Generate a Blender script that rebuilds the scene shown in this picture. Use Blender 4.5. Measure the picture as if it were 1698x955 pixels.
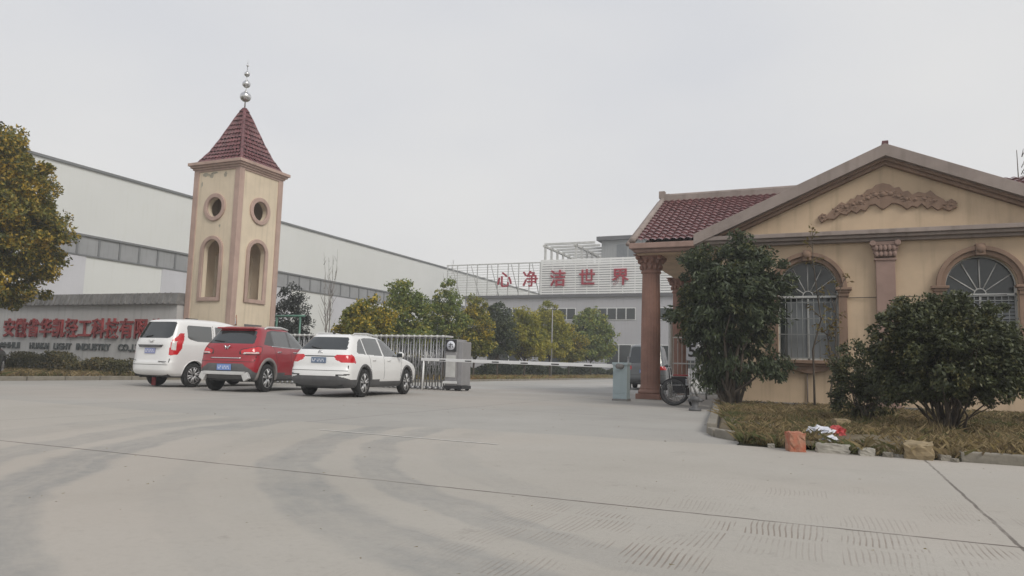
import bpy, bmesh, math, random
import numpy as np
from mathutils import Matrix, Vector
R = math.radians
for o in list(bpy.data.objects): bpy.data.objects.remove(o)
SC = bpy.context.scene
COL = SC.collection
random.seed(7)

# ------------------------------------------------------------------ camera
cam_data = bpy.data.cameras.new('camera'); cam = bpy.data.objects.new('camera', cam_data); COL.objects.link(cam)
cam_data.sensor_width = 36.0; cam_data.lens = 36.0 * 1200.0 / 1698.0
cam_data.clip_start = 0.05; cam_data.clip_end = 3000
# columns: camera right, camera up, minus viewing direction
cam.matrix_world = Matrix(((0.91569, 0.01831, 0.40146, 0), (0.40095, -0.10956, -0.90953, 0), (0.02733, 0.99381, -0.10766, 0.82), (0, 0, 0, 1)))
SC.camera = cam

# ------------------------------------------------------------------ world, sun, exposure
SUN_EL, SUN_AZ = R(42), R(120)          # azimuth measured from +Y towards +X
W = bpy.data.worlds.new('World'); SC.world = W; W.use_nodes = True
nt = W.node_tree; nt.nodes.clear()
out = nt.nodes.new('ShaderNodeOutputWorld'); bg = nt.nodes.new('ShaderNodeBackground')
sky = nt.nodes.new('ShaderNodeTexSky'); sky.sky_type = 'NISHITA'; sky.sun_disc = False
sky.sun_elevation = SUN_EL; sky.sun_rotation = SUN_AZ
sky.air_density = 1.0; sky.dust_density = 4.0; sky.ozone_density = 1.0
hs = nt.nodes.new('ShaderNodeHueSaturation'); hs.inputs['Saturation'].default_value = 0.10; hs.inputs['Value'].default_value = 0.5
tc = nt.nodes.new('ShaderNodeTexCoord'); sep = nt.nodes.new('ShaderNodeSeparateXYZ')
ns = nt.nodes.new('ShaderNodeTexNoise'); ns.inputs['Scale'].default_value = 1.6; ns.inputs['Detail'].default_value = 3; ns.inputs['Roughness'].default_value = 0.45
mp = nt.nodes.new('ShaderNodeMapping'); mp.inputs['Scale'].default_value = (1, 1, 2.2)
ad = nt.nodes.new('ShaderNodeMath'); ad.operation = 'MULTIPLY_ADD'; ad.inputs[1].default_value = 0.95; ad.inputs[2].default_value = -0.47
sm = nt.nodes.new('ShaderNodeMath'); sm.operation = 'ADD'
rp = nt.nodes.new('ShaderNodeValToRGB')          # overcast veil: bright towards the horizon, cooler overhead
cr = rp.color_ramp; cr.elements[0].position = 0.0; cr.elements[0].color = (7.95, 7.85, 7.55, 1)
cr.elements[1].position = 0.75; cr.elements[1].color = (5.6, 5.8, 6.3, 1)
e = cr.elements.new(0.25); e.color = (7.15, 7.1, 7.0, 1)
mx = nt.nodes.new('ShaderNodeMix'); mx.data_type = 'RGBA'; mx.inputs[0].default_value = 0.86
L = nt.links
L.new(tc.outputs['Generated'], sep.inputs[0]); L.new(tc.outputs['Generated'], mp.inputs['Vector']); L.new(mp.outputs[0], ns.inputs['Vector'])
L.new(ns.outputs['Fac'], ad.inputs[0]); sx = nt.nodes.new('ShaderNodeMath'); sx.operation = 'MULTIPLY_ADD'; sx.inputs[1].default_value = -0.16      # brighter veil on the sun's side
L.new(sep.outputs['X'], sx.inputs[0]); L.new(sep.outputs['Z'], sx.inputs[2])
L.new(ad.outputs[0], sm.inputs[0]); L.new(sx.outputs[0], sm.inputs[1]); L.new(sm.outputs[0], rp.inputs[0])
L.new(sky.outputs[0], hs.inputs['Color']); L.new(hs.outputs[0], mx.inputs[6]); L.new(rp.outputs[0], mx.inputs[7])
L.new(mx.outputs[2], bg.inputs['Color']); bg.inputs['Strength'].default_value = 0.109
L.new(bg.outputs[0], out.inputs[0])
sun_d = bpy.data.lights.new('sun', 'SUN'); sun_d.energy = 1.5; sun_d.angle = R(24); sun_d.color = (1.0, 0.95, 0.87)
sun = bpy.data.objects.new('sun', sun_d); COL.objects.link(sun)
sv = Vector((math.sin(SUN_AZ) * math.cos(SUN_EL), math.cos(SUN_AZ) * math.cos(SUN_EL), math.sin(SUN_EL)))
sun.rotation_euler = sv.to_track_quat('Z', 'Y').to_euler()
vs = SC.view_settings; vs.view_transform = 'Standard'; vs.look = 'None'; vs.exposure = 0.23; vs.gamma = 1.0; vs.use_curve_mapping = False
HAZE = 0.0024

# ------------------------------------------------------------------ materials
M = {}
def mat(name, col, rough=0.8, var=0.0, scale=3.0, streak=0.0, bump=0.0, bscale=40.0, metal=0.0, ior=1.5, col2=None, coat=0.0):
    m = bpy.data.materials.new(name); m.use_nodes = True; t = m.node_tree; b = t.nodes['Principled BSDF']
    b.inputs['Base Color'].default_value = (*col, 1); b.inputs['Roughness'].default_value = rough
    b.inputs['Metallic'].default_value = metal; b.inputs['IOR'].default_value = ior; b.inputs['Coat Weight'].default_value = coat
    b.inputs['Coat Roughness'].default_value = 0.06
    if var or streak or bump or col2: co = t.nodes.new('ShaderNodeTexCoord').outputs['Object']
    if var or col2:
        n = t.nodes.new('ShaderNodeTexNoise'); n.inputs['Scale'].default_value = scale; n.inputs['Detail'].default_value = 6; n.inputs['Roughness'].default_value = 0.62
        t.links.new(co, n.inputs['Vector']); fac = n.outputs['Fac']
        r = t.nodes.new('ShaderNodeValToRGB'); r.color_ramp.elements[0].position = 0.32; r.color_ramp.elements[1].position = 0.68
        c2 = col2 or tuple(min(1, c * (1 + var)) for c in col); c1 = col if col2 else tuple(c * (1 - var) for c in col)
        r.color_ramp.elements[0].color = (*c1, 1); r.color_ramp.elements[1].color = (*c2, 1)
        t.links.new(fac, r.inputs[0]); last = r.outputs[0]
        if streak:
            mpn = t.nodes.new('ShaderNodeMapping'); mpn.inputs['Scale'].default_value = (2.2, 2.2, 0.16)
            n2 = t.nodes.new('ShaderNodeTexNoise'); n2.inputs['Scale'].default_value = 2.4; n2.inputs['Detail'].default_value = 5
            t.links.new(co, mpn.inputs['Vector']); t.links.new(mpn.outputs[0], n2.inputs['Vector'])
            r2 = t.nodes.new('ShaderNodeValToRGB'); r2.color_ramp.elements[0].position = 0.52; r2.color_ramp.elements[1].position = 0.78
            k = 1 - streak; r2.color_ramp.elements[0].color = (1, 1, 1, 1); r2.color_ramp.elements[1].color = (k, k, k * 0.98, 1)
            x = t.nodes.new('ShaderNodeMix'); x.data_type = 'RGBA'; x.blend_type = 'MULTIPLY'; x.inputs[0].default_value = 1
            t.links.new(n2.outputs['Fac'], r2.inputs[0]); t.links.new(last, x.inputs[6]); t.links.new(r2.outputs[0], x.inputs[7]); last = x.outputs[2]
        t.links.new(last, b.inputs['Base Color'])
    if bump:
        nb = t.nodes.new('ShaderNodeTexNoise'); nb.inputs['Scale'].default_value = bscale; nb.inputs['Detail'].default_value = 4
        t.links.new(co, nb.inputs['Vector']); bp = t.nodes.new('ShaderNodeBump'); bp.inputs['Strength'].default_value = bump; bp.inputs['Distance'].default_value = 0.02
        t.links.new(nb.outputs['Fac'], bp.inputs['Height']); t.links.new(bp.outputs[0], b.inputs['Normal'])
    M[name] = m; return m
def leafmat(name, cols, patch=None, rough=0.55, trans=0.25):
    """per-leaf colour variation plus clump-sized patches of another leaf colour"""
    m = bpy.data.materials.new(name); m.use_nodes = True; t = m.node_tree; b = t.nodes['Principled BSDF']; o = t.nodes['Material Output']
    g = t.nodes.new('ShaderNodeNewGeometry'); r = t.nodes.new('ShaderNodeValToRGB')
    n = len(cols); els = r.color_ramp.elements
    while len(els) < n: els.new(0.5)
    for i, c in enumerate(cols): els[i].position = i / max(1, n - 1); els[i].color = (*c, 1)
    t.links.new(g.outputs['Random Per Island'], r.inputs[0]); last = r.outputs[0]
    if patch:
        tc_ = t.nodes.new('ShaderNodeTexCoord'); nz = t.nodes.new('ShaderNodeTexNoise'); nz.inputs['Scale'].default_value = patch[1]; nz.inputs['Detail'].default_value = 2
        t.links.new(tc_.outputs['Object'], nz.inputs['Vector'])
        ma = t.nodes.new('ShaderNodeMath'); ma.operation = 'MULTIPLY_ADD'; ma.inputs[1].default_value = 0.30; t.links.new(g.outputs['Random Per Island'], ma.inputs[0]); t.links.new(nz.outputs['Fac'], ma.inputs[2])
        rr = t.nodes.new('ShaderNodeMapRange'); rr.inputs[1].default_value = patch[2]; rr.inputs[2].default_value = patch[2] + 0.12
        t.links.new(ma.outputs[0], rr.inputs[0])
        x = t.nodes.new('ShaderNodeMix'); x.data_type = 'RGBA'; x.inputs[7].default_value = (*patch[0], 1)
        t.links.new(rr.outputs[0], x.inputs[0]); t.links.new(last, x.inputs[6]); last = x.outputs[2]
    t.links.new(last, b.inputs['Base Color']); b.inputs['Roughness'].default_value = rough
    tr = t.nodes.new('ShaderNodeBsdfTranslucent'); t.links.new(last, tr.inputs['Color'])
    ms = t.nodes.new('ShaderNodeMixShader'); ms.inputs[0].default_value = trans
    t.links.new(b.outputs[0], ms.inputs[1]); t.links.new(tr.outputs[0], ms.inputs[2]); t.links.new(ms.outputs[0], o.inputs['Surface'])
    M[name] = m; return m

mat('cream_plaster', (0.66, 0.56, 0.425), 0.9, 0.07, 1.2, 0.2, 0.15, 60)
mat('ochre_plaster', (0.55, 0.42, 0.29), 0.9, 0.12, 0.9, 0.24, 0.15, 60)
mat('pink_trim', (0.31, 0.21, 0.175), 0.9, 0.12, 2.5, 0.25, 0.2, 50)
mat('column_red', (0.27, 0.15, 0.115), 0.9, 0.14, 3.0, 0.3, 0.25, 50)
mat('brown_trim', (0.25, 0.165, 0.118), 0.9, 0.14, 3.0, 0.3, 0.25, 50)
mat('tower_trim', (0.44, 0.315, 0.265), 0.9, 0.1, 2.0, 0.22, 0.2, 50)
mat('grey_coping', (0.29, 0.24, 0.215), 0.9, 0.16, 1.4, 0.3, 0.2, 40)
mat('maroon_tile', (0.155, 0.07, 0.07), 0.24, 0.42, 6.0, 0, 0.1, 60)
mat('tower_tile', (0.15, 0.058, 0.062), 0.5, 0.5, 5.0, 0, 0.1, 60)
mat('steel', (0.62, 0.62, 0.62), 0.28, 0.12, 6, metal=0.9)
mat('chrome', (0.75, 0.75, 0.75), 0.12, metal=1.0)
mat('stainless', (0.34, 0.34, 0.345), 0.4, 0.2, 8, metal=0.6)
mat('cabinet_grey', (0.28, 0.275, 0.28), 0.55, 0.1, 3, 0.15)
mat('white_panel', (0.68, 0.69, 0.68), 0.7, 0.03, 0.15, 0.04)
mat('band_grey', (0.30, 0.305, 0.315), 0.7, 0.12, 0.5, 0.2)
mat('band_dark', (0.17, 0.175, 0.18), 0.7, 0.1, 0.5)
mat('pale_lilac', (0.56, 0.56, 0.60), 0.7, 0.05, 0.4, 0.08)
mat('sign_plaster', (0.45, 0.445, 0.44), 0.85, 0.08, 0.8, 0.25, 0.1, 40)
mat('cap_grey', (0.20, 0.195, 0.19), 0.9, 0.25, 2.0, 0.0, 0.3, 25)
mat('sign_red', (0.25, 0.035, 0.035), 0.6, 0.35, 4.0)
mat('sign_dark', (0.07, 0.08, 0.08), 0.6, 0.2, 4.0)
mat('roof_red', (0.33, 0.012, 0.03), 0.55, 0.1, 2.0)
mat('office_wall', (0.42, 0.415, 0.435), 0.85, 0.06, 0.25, 0.15)
mat('office_dark', (0.12, 0.12, 0.125), 0.8, 0.15, 0.6)
mat('rooftop_grey', (0.34, 0.35, 0.35), 0.85, 0.08, 0.4, 0.2)
mat('boom_white', (0.82, 0.82, 0.81), 0.5)
mat('white_metal', (0.68, 0.68, 0.67), 0.5, 0.06, 4.0)
mat('dull_white', (0.55, 0.55, 0.53), 0.6, 0.12, 4.0, 0.15)
mat('dark_glass', (0.028, 0.034, 0.034), 0.12, 0.25, 0.7, ior=1.55)
mat('car_glass', (0.022, 0.027, 0.028), 0.04, ior=1.75)
mat('pale_curtain', (0.20, 0.215, 0.225), 0.7, 0.12, 1.2, 0.15)
mat('asphalt_black', (0.02, 0.02, 0.02), 0.8)
mat('tyre', (0.022, 0.022, 0.022), 0.85, 0.3, 12)
mat('alloy', (0.50, 0.50, 0.50), 0.35, 0.1, 8, metal=0.6)
mat('side_glass', (0.085, 0.09, 0.09), 0.05, ior=2.0)
mat('car_white', (0.78, 0.78, 0.77), 0.32, 0.02, 2, coat=0.5)
mat('car_red', (0.31, 0.014, 0.024), 0.3, 0.05, 2, coat=0.6)
mat('car_grey', (0.13, 0.14, 0.145), 0.35, 0.05, 2, coat=0.5)
mat('car_dark', (0.05, 0.055, 0.055), 0.35, coat=0.4)
mat('cladding', (0.10, 0.10, 0.102), 0.6, 0.15, 5)
mat('cladding_light', (0.23, 0.21, 0.20), 0.6, 0.1, 5)
mat('black_plastic', (0.025, 0.025, 0.027), 0.5)
mat('seam', (0.03, 0.03, 0.03), 0.7)
mat('lamp_red', (0.55, 0.012, 0.02), 0.18, 0.15, 14, coat=0.7)
mat('lamp_orange', (0.55, 0.09, 0.02), 0.2, coat=0.6)
mat('lamp_clear', (0.62, 0.60, 0.58), 0.15, 0.15, 30, coat=0.6)
mat('silver_paint', (0.58, 0.58, 0.57), 0.4, 0.05, 5, metal=0.25)
mat('plate_blue', (0.16, 0.26, 0.55), 0.5, 0.06, 6)
mat('plate_slate', (0.13, 0.18, 0.27), 0.5, 0.06, 6)
mat('plate_lilac', (0.27, 0.30, 0.50), 0.5, 0.06, 6)
mat('plate_white', (0.7, 0.72, 0.78), 0.5)
mat('cabinet_blue', (0.33, 0.40, 0.42), 0.55, 0.06, 2.5, 0.15)
mat('bark', (0.085, 0.068, 0.052), 0.95, 0.3, 6, bump=0.5, bscale=18)
mat('pale_bark', (0.24, 0.215, 0.20), 0.95, 0.2, 6)
mat('kerb_stone', (0.22, 0.20, 0.165), 0.95, 0.22, 3.5, 0, 0.4, 22)
mat('red_stone', (0.36, 0.10, 0.055), 0.9, 0.35, 9, 0, 0.4, 20, col2=(0.36, 0.22, 0.15))
mat('tan_stone', (0.27, 0.21, 0.125), 0.95, 0.25, 7, 0, 0.5, 15)
mat('pale_stone', (0.33, 0.31, 0.27), 0.95, 0.2, 7, 0, 0.5, 15)
mat('soil', (0.085, 0.068, 0.045), 1.0, 0, 1.6, 0, 0.6, 12, col2=(0.17, 0.135, 0.08))
mat('lawn_ground', (0.12, 0.115, 0.05), 1.0, 0, 0.35, 0, 0.6, 6, col2=(0.20, 0.165, 0.075))
mat('earth', (0.17, 0.15, 0.10), 1.0, 0, 0.1, 0, 0.4, 3, col2=(0.13, 0.13, 0.075))
mat('chalk', (0.60, 0.58, 0.54), 0.9, 0.2, 9)
mat('peeled_plaster', (0.36, 0.33, 0.26), 0.95, 0.2, 9)
mat('bag_white', (0.62, 0.63, 0.68), 0.5, 0.1, 20)
mat('bag_red', (0.42, 0.05, 0.05), 0.5, 0.2, 20)
mat('green_pipe', (0.10, 0.22, 0.17), 0.5, 0.2, 5)
mat('seat_red', (0.34, 0.05, 0.055), 0.7, 0.2, 8)
mat('seat_black', (0.04, 0.04, 0.043), 0.8)
mat('grille_white', (0.24, 0.25, 0.245), 0.55, 0.12, 5)
leafmat('leaf_camphor', [(0.072, 0.084, 0.019), (0.130, 0.135, 0.025), (0.221, 0.194, 0.029), (0.325, 0.231, 0.033)], ((0.442, 0.294, 0.033), 0.85, 0.66))
leafmat('leaf_mid', [(0.102, 0.125, 0.025), (0.191, 0.206, 0.036), (0.293, 0.265, 0.045)], ((0.552, 0.405, 0.040), 0.9, 0.68))
leafmat('leaf_yellow', [(0.220, 0.227, 0.030), (0.374, 0.335, 0.036), (0.495, 0.400, 0.040)], ((0.176, 0.194, 0.034), 0.9, 0.66))
leafmat('leaf_green', [(0.096, 0.139, 0.034), (0.168, 0.220, 0.049), (0.258, 0.287, 0.061)], ((0.370, 0.328, 0.049), 1.0, 0.72))
leafmat('leaf_dark', [(0.029, 0.043, 0.020), (0.051, 0.071, 0.029), (0.082, 0.102, 0.043)], ((0.122, 0.124, 0.039), 1.6, 0.78), trans=0.15)
leafmat('leaf_bush', [(0.036, 0.045, 0.019), (0.063, 0.076, 0.029), (0.102, 0.109, 0.041)], ((0.133, 0.122, 0.041), 2.2, 0.76), trans=0.15)
leafmat('leaf_hedge', [(0.054, 0.058, 0.026), (0.100, 0.100, 0.040), (0.154, 0.136, 0.056)], ((0.199, 0.154, 0.058), 1.0, 0.7))
leafmat('leaf_conifer', [(0.025, 0.031, 0.028), (0.042, 0.050, 0.042), (0.063, 0.070, 0.056)], None, trans=0.1)
leafmat('leaf_sapling', [(0.10, 0.09, 0.02), (0.20, 0.15, 0.03), (0.13, 0.08, 0.025)], None)
leafmat('grass_blade', [(0.09, 0.07, 0.036), (0.24, 0.18, 0.085), (0.36, 0.28, 0.15), (0.15, 0.105, 0.055), (0.26, 0.20, 0.07)], ((0.10, 0.11, 0.04), 1.1, 0.70), rough=0.85)
leafmat('grass_far', [(0.182, 0.168, 0.063), (0.280, 0.231, 0.084), (0.336, 0.266, 0.126)], ((0.308, 0.182, 0.084), 0.3, 0.7), rough=0.8)

# ------------------------------------------------------------------ mesh helpers
class MB:
    def __init__(s): s.v = []; s.f = []; s.sm = []; s.mi = []
    def add(s, vs, fs, smooth=False, mi=0):
        k = len(s.v); s.v += [tuple(p) for p in vs]; s.f += [tuple(i + k for i in f) for f in fs]
        s.sm += [smooth] * len(fs); s.mi += [mi] * len(fs); return s
    def box(s, x0, x1, y0, y1, z0, z1, mi=0, rot=0.0, tilt=None):
        c = Vector(((x0 + x1) / 2, (y0 + y1) / 2, (z0 + z1) / 2)); m = Matrix.Rotation(rot, 3, 'Z')
        if tilt: m = m @ Matrix.Rotation(tilt[1], 3, tilt[0])
        vs = [c + m @ (Vector((x, y, z)) - c) for x in (x0, x1) for y in (y0, y1) for z in (z0, z1)]
        return s.add(vs, [(0, 1, 3, 2), (4, 6, 7, 5), (0, 4, 5, 1), (2, 3, 7, 6), (0, 2, 6, 4), (1, 5, 7, 3)], False, mi)
    def tube(s, pts, rad, n=8, smooth=True, mi=0, cap=True):
        pts = [Vector(p) for p in pts]; rad = rad if isinstance(rad, (list, tuple)) else [rad] * len(pts)
        vs = []; fs = []; up = None
        for i, p in enumerate(pts):
            d = (pts[min(i + 1, len(pts) - 1)] - pts[max(i - 1, 0)]).normalized()
            if up is None: up = d.orthogonal().normalized()
            up = (up - d * up.dot(d)); up = up.normalized() if up.length > 1e-6 else d.orthogonal().normalized()
            b = d.cross(up)
            for k in range(n):
                a = 2 * math.pi * k / n; vs.append(p + (up * math.cos(a) + b * math.sin(a)) * rad[i])
        for i in range(len(pts) - 1):
            for k in range(n): fs.append((i * n + k, i * n + (k + 1) % n, (i + 1) * n + (k + 1) % n, (i + 1) * n + k))
        if cap: fs += [tuple(range(n - 1, -1, -1)), tuple(range((len(pts) - 1) * n, len(pts) * n))]
        return s.add(vs, fs, smooth, mi)
    def lathe(s, prof, c=(0, 0, 0), n=20, smooth=True, axis='Z', mi=0):
        vs = []; fs = []
        for r, h in prof:
            for k in range(n):
                a = 2 * math.pi * k / n; p = (r * math.cos(a), r * math.sin(a), h)
                if axis == 'Y': p = (p[0], p[2], p[1])
                if axis == 'X': p = (p[2], p[0], p[1])
                vs.append((c[0] + p[0], c[1] + p[1], c[2] + p[2]))
        for i in range(len(prof) - 1):
            for k in range(n): fs.append((i * n + k, i * n + (k + 1) % n, (i + 1) * n + (k + 1) % n, (i + 1) * n + k))
        fs += [tuple(range(n - 1, -1, -1)), tuple(range((len(prof) - 1) * n, len(prof) * n))]
        return s.add(vs, fs, smooth, mi)
    def ball(s, c, r, n=10, m=7, mi=0):
        rx, ry, rz = r if isinstance(r, (tuple, list)) else (r, r, r); vs = [(c[0], c[1], c[2] + rz)]; fs = []
        for i in range(1, m):
            t = math.pi * i / m
            for k in range(n):
                a = 2 * math.pi * k / n; vs.append((c[0] + rx * math.sin(t) * math.cos(a), c[1] + ry * math.sin(t) * math.sin(a), c[2] + rz * math.cos(t)))
        vs.append((c[0], c[1], c[2] - rz)); z = len(vs) - 1
        for k in range(n):
            fs.append((0, 1 + k, 1 + (k + 1) % n)); fs.append((z, 1 + (m - 2) * n + (k + 1) % n, 1 + (m - 2) * n + k))
            for i in range(m - 2): fs.append((1 + i * n + k, 1 + (i + 1) * n + k, 1 + (i + 1) * n + (k + 1) % n, 1 + i * n + (k + 1) % n))
        return s.add(vs, fs, True, mi)
    def build(s, name, mats, parent=None, bevel=0.0, loc=None):
        me = bpy.data.meshes.new(name); me.from_pydata(s.v, [], s.f)
        for m in (mats if isinstance(mats, (list, tuple)) else [mats]): me.materials.append(M[m])
        me.polygons.foreach_set('use_smooth', s.sm); me.polygons.foreach_set('material_index', s.mi)
        if bevel or True:
            b = bmesh.new(); b.from_mesh(me); bmesh.ops.recalc_face_normals(b, faces=b.faces)
            if bevel: bmesh.ops.bevel(b, geom=[e for e in b.edges if len(e.link_faces) == 2 and e.calc_face_angle(0) > 0.5], offset=bevel, segments=2, affect='EDGES', profile=0.6)
            b.to_mesh(me); b.free()
        return link(name, me, parent, loc)
def link(name, me, parent=None, loc=None):
    o = bpy.data.objects.new(name, me); COL.objects.link(o)
    if parent: o.parent = parent
    if loc: o.location = loc
    return o
def tag(o, label, cat, group=None):
    o['label'] = label; o['category'] = cat
    if group: o['group'] = group
    return o
def thing(name, loc, label, cat, rz=0.0, group=None):
    o = bpy.data.objects.new(name, None); COL.objects.link(o); o.location = loc; o.rotation_euler = (0, 0, rz); o.empty_display_size = 0.3
    return tag(o, label, cat, group)
def structure(o, kind='structure'): o['kind'] = kind; return o
def eval_mesh(cu, name):
    o = bpy.data.objects.new('temporary', cu); COL.objects.link(o); dg = bpy.context.evaluated_depsgraph_get(); dg.update()
    me = bpy.data.meshes.new_from_object(o.evaluated_get(dg)); bpy.data.objects.remove(o); bpy.data.curves.remove(cu); me.name = name; return me
def shape2d(name, loops, depth, mat_name, mtx, parent=None, bevel=0.0):
    """filled outline with holes, extruded by depth along local -z..0, then placed by mtx"""
    cu = bpy.data.curves.new(name, 'CURVE'); cu.dimensions = '2D'; cu.fill_mode = 'BOTH'; cu.extrude = depth / 2; cu.bevel_depth = bevel; cu.bevel_resolution = 1
    for lp in loops:
        sp = cu.splines.new('POLY'); sp.points.add(len(lp) - 1); sp.use_cyclic_u = True
        for p, q in zip(sp.points, lp): p.co = (q[0], q[1], 0, 1)
    me = eval_mesh(cu, name); me.transform(mtx); me.materials.clear(); me.materials.append(M[mat_name])
    return link(name, me, parent)
def text(name, body, size, depth, mat_name, mtx, parent=None, fat=0.0, xs=1.0):
    cu = bpy.data.curves.new(name, 'FONT'); cu.body = body; cu.size = size; cu.extrude = depth / 2; cu.offset = fat; cu.align_x = 'CENTER'; cu.align_y = 'CENTER'; cu.resolution_u = 3
    me = eval_mesh(cu, name); me.transform(mtx @ Matrix.Diagonal((xs, 1, 1, 1))); me.materials.clear(); me.materials.append(M[mat_name])
    return link(name, me, parent)
def front(x, y, z): return Matrix.Translation((x, y, z)) @ Matrix.Rotation(R(90), 4, 'X')          # faces -Y: local x->X, y->Z
def right(x, y, z): return Matrix.Translation((x, y, z)) @ Matrix.Rotation(R(90), 4, 'Z') @ Matrix.Rotation(R(90), 4, 'X')  # faces +X: local x->Y
def ring(cx, cz, r, n=40, a0=0, a1=360): return [(cx + r * math.cos(R(a0 + (a1 - a0) * i / n)), cz + r * math.sin(R(a0 + (a1 - a0) * i / n))) for i in range(n + (0 if a1 - a0 == 360 else 1))]
def arch(cx, w, zb, zs, n=20, rise=None):
    """arched opening: half width w, bottom zb, springing zs, rise of the arch"""
    h = rise or w
    return [(cx - w, zb), (cx + w, zb)] + [(cx + w * math.cos(math.pi * i / n), zs + h * math.sin(math.pi * i / n)) for i in range(n + 1)]

# ------------------------------------------------------------------ ground
def node_ground(name, base, worn, rings=False, grooves=False, joints=()):
    m = bpy.data.materials.new(name); m.use_nodes = True; t = m.node_tree; b = t.nodes['Principled BSDF']; b.inputs['Roughness'].default_value = 0.92
    N = t.nodes.new; K = t.links.new
    co = N('ShaderNodeTexCoord').outputs['Object']
    def noise(sc, det=5, ro=0.6, vec=None):
        n = N('ShaderNodeTexNoise'); n.inputs['Scale'].default_value = sc; n.inputs['Detail'].default_value = det; n.inputs['Roughness'].default_value = ro; K(vec or co, n.inputs['Vector']); return n.outputs['Fac']
    def rng(x, a, c_, lo=0.0, hi=1.0):
        r = N('ShaderNodeMapRange'); r.interpolation_type = 'SMOOTHSTEP'; K(x, r.inputs[0]); r.inputs[1].default_value = a; r.inputs[2].default_value = c_; r.inputs[3].default_value = lo; r.inputs[4].default_value = hi; return r.outputs[0]
    def op(o_, a, c_=None, d_=None):
        x = N('ShaderNodeMath'); x.operation = o_
        for i, q in enumerate((a, c_, d_)):
            if q is None: continue
            if isinstance(q, (int, float)): x.inputs[i].default_value = q
            else: K(q, x.inputs[i])
        return x.outputs[0]
    def mix(f, a, col, blend='MIX'):
        x = N('ShaderNodeMix'); x.data_type = 'RGBA'; x.blend_type = blend
        if isinstance(f, float): x.inputs[0].default_value = f
        else: K(f, x.inputs[0])
        K(a, x.inputs[6])
        if isinstance(col, tuple): x.inputs[7].default_value = (*col, 1)
        else: K(col, x.inputs[7])
        return x.outputs[2]
    r = N('ShaderNodeValToRGB'); r.color_ramp.elements[0].position = 0.3; r.color_ramp.elements[1].position = 0.7
    r.color_ramp.elements[0].color = (*base, 1); r.color_ramp.elements[1].color = (*worn, 1); K(noise(0.35, 6), r.inputs[0]); c = r.outputs[0]
    c = mix(rng(noise(1.1, 5, 0.65), 0.52, 0.75, 0, 0.30), c, tuple(q * 0.78 for q in base))
    c = mix(rng(noise(24, 4, 0.7), 0.45, 0.8, 0, 0.28), c, tuple(q * 0.72 for q in base))
    c = mix(rng(noise(130, 2, 0.6), 0.66, 0.74, 0, 0.5), c, tuple(q * 0.55 for q in base))
    sp = N('ShaderNodeSeparateXYZ'); K(co, sp.inputs[0]); X, Y = sp.outputs[0], sp.outputs[1]
    c = mix(rng(noise(2.6, 6, 0.75), 0.60, 0.72, 0, 0.38), c, (0.20, 0.185, 0.16)); c = mix(rng(noise(0.16, 4, 0.55), 0.45, 0.65, 0, 0.35), c, (0.42, 0.36, 0.305)); hgt = noise(55, 4)
    if rings:
        warp = op('MULTIPLY_ADD', noise(0.9, 3), 0.5, -0.25)
        dx = op('SUBTRACT', X, 1.2); dy = op('SUBTRACT', Y, 8.6)
        d = op('ADD', op('SQRT', op('ADD', op('MULTIPLY', dx, dx), op('MULTIPLY', dy, dy))), warp)
        br = rng(noise(7, 5, 0.7), 0.25, 0.7, 0.45, 1.0); ang = rng(noise(0.5, 3), 0.3, 0.6, 0.4, 1.0)
        cv = N('ShaderNodeCombineXYZ'); K(op('MULTIPLY', d, 9.0), cv.inputs[0]); K(op('MULTIPLY', op('ARCTAN2', dy, dx), 2.2), cv.inputs[1])
        br = op('MULTIPLY', br, rng(noise(1.0, 5, 0.7, cv.outputs[0]), 0.3, 0.62, 0.6, 1.1))
        tot = None
        for rad, w, k in ((6.45, 0.17, 0.70), (5.80, 0.13, 0.5), (8.05, 0.18, 0.6), (8.72, 0.18, 0.45), (5.1, 0.14, 0.14), (7.2, 0.10, 0.12), (9.6, 0.2, 0.25)):
            q = op('MULTIPLY', rng(op('ABSOLUTE', op('SUBTRACT', d, rad)), w, w * 1.6, k, 0), br)
            tot = q if tot is None else op('MAXIMUM', tot, q)
        tot = op('MULTIPLY', op('MULTIPLY', tot, ang), rng(X, -1.6, 0.4, 1, 0.0))
        c = mix(op('MULTIPLY', tot, 0.85), c, (0.165, 0.18, 0.185))
    if grooves:
        gx = op('ADD', X, op('MULTIPLY', noise(0.8, 2), 0.14))
        s = op('FRACT', op('DIVIDE', gx, 0.029)); line = rng(op('ABSOLUTE', op('SUBTRACT', s, 0.5)), 0.06, 0.22, 1, 0)
        br = N('ShaderNodeTexBrick'); br.inputs['Scale'].default_value = 1.0; br.inputs['Brick Width'].default_value = 0.46; br.inputs['Row Height'].default_value = 0.44; br.offset = 0.0; br.inputs['Mortar Size'].default_value = 0.035; br.inputs['Mortar Smooth'].default_value = 0.3
        br.inputs['Color1'].default_value = (0, 0, 0, 1); br.inputs['Color2'].default_value = (1, 1, 1, 1); br.inputs['Mortar'].default_value = (0, 0, 0, 1); K(co, br.inputs['Vector'])
        pm = op('MULTIPLY', rng(br.outputs['Color'], 0.15, 0.5), rng(noise(1.7, 3), 0.42, 0.6))
        area = op('MULTIPLY', rng(X, -2.2, -0.7), op('ADD', rng(Y, 4.2, 4.45, 1.0, 0.0), rng(Y, 6.2, 5.6, 0.0, 0.5)))
        gm = op('MULTIPLY', op('MULTIPLY', line, pm), area)
        c = mix(op('MULTIPLY', gm, 0.46), c, (0.19, 0.15, 0.12)); hgt = op('SUBTRACT', hgt, op('MULTIPLY', gm, 0.6))
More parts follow.
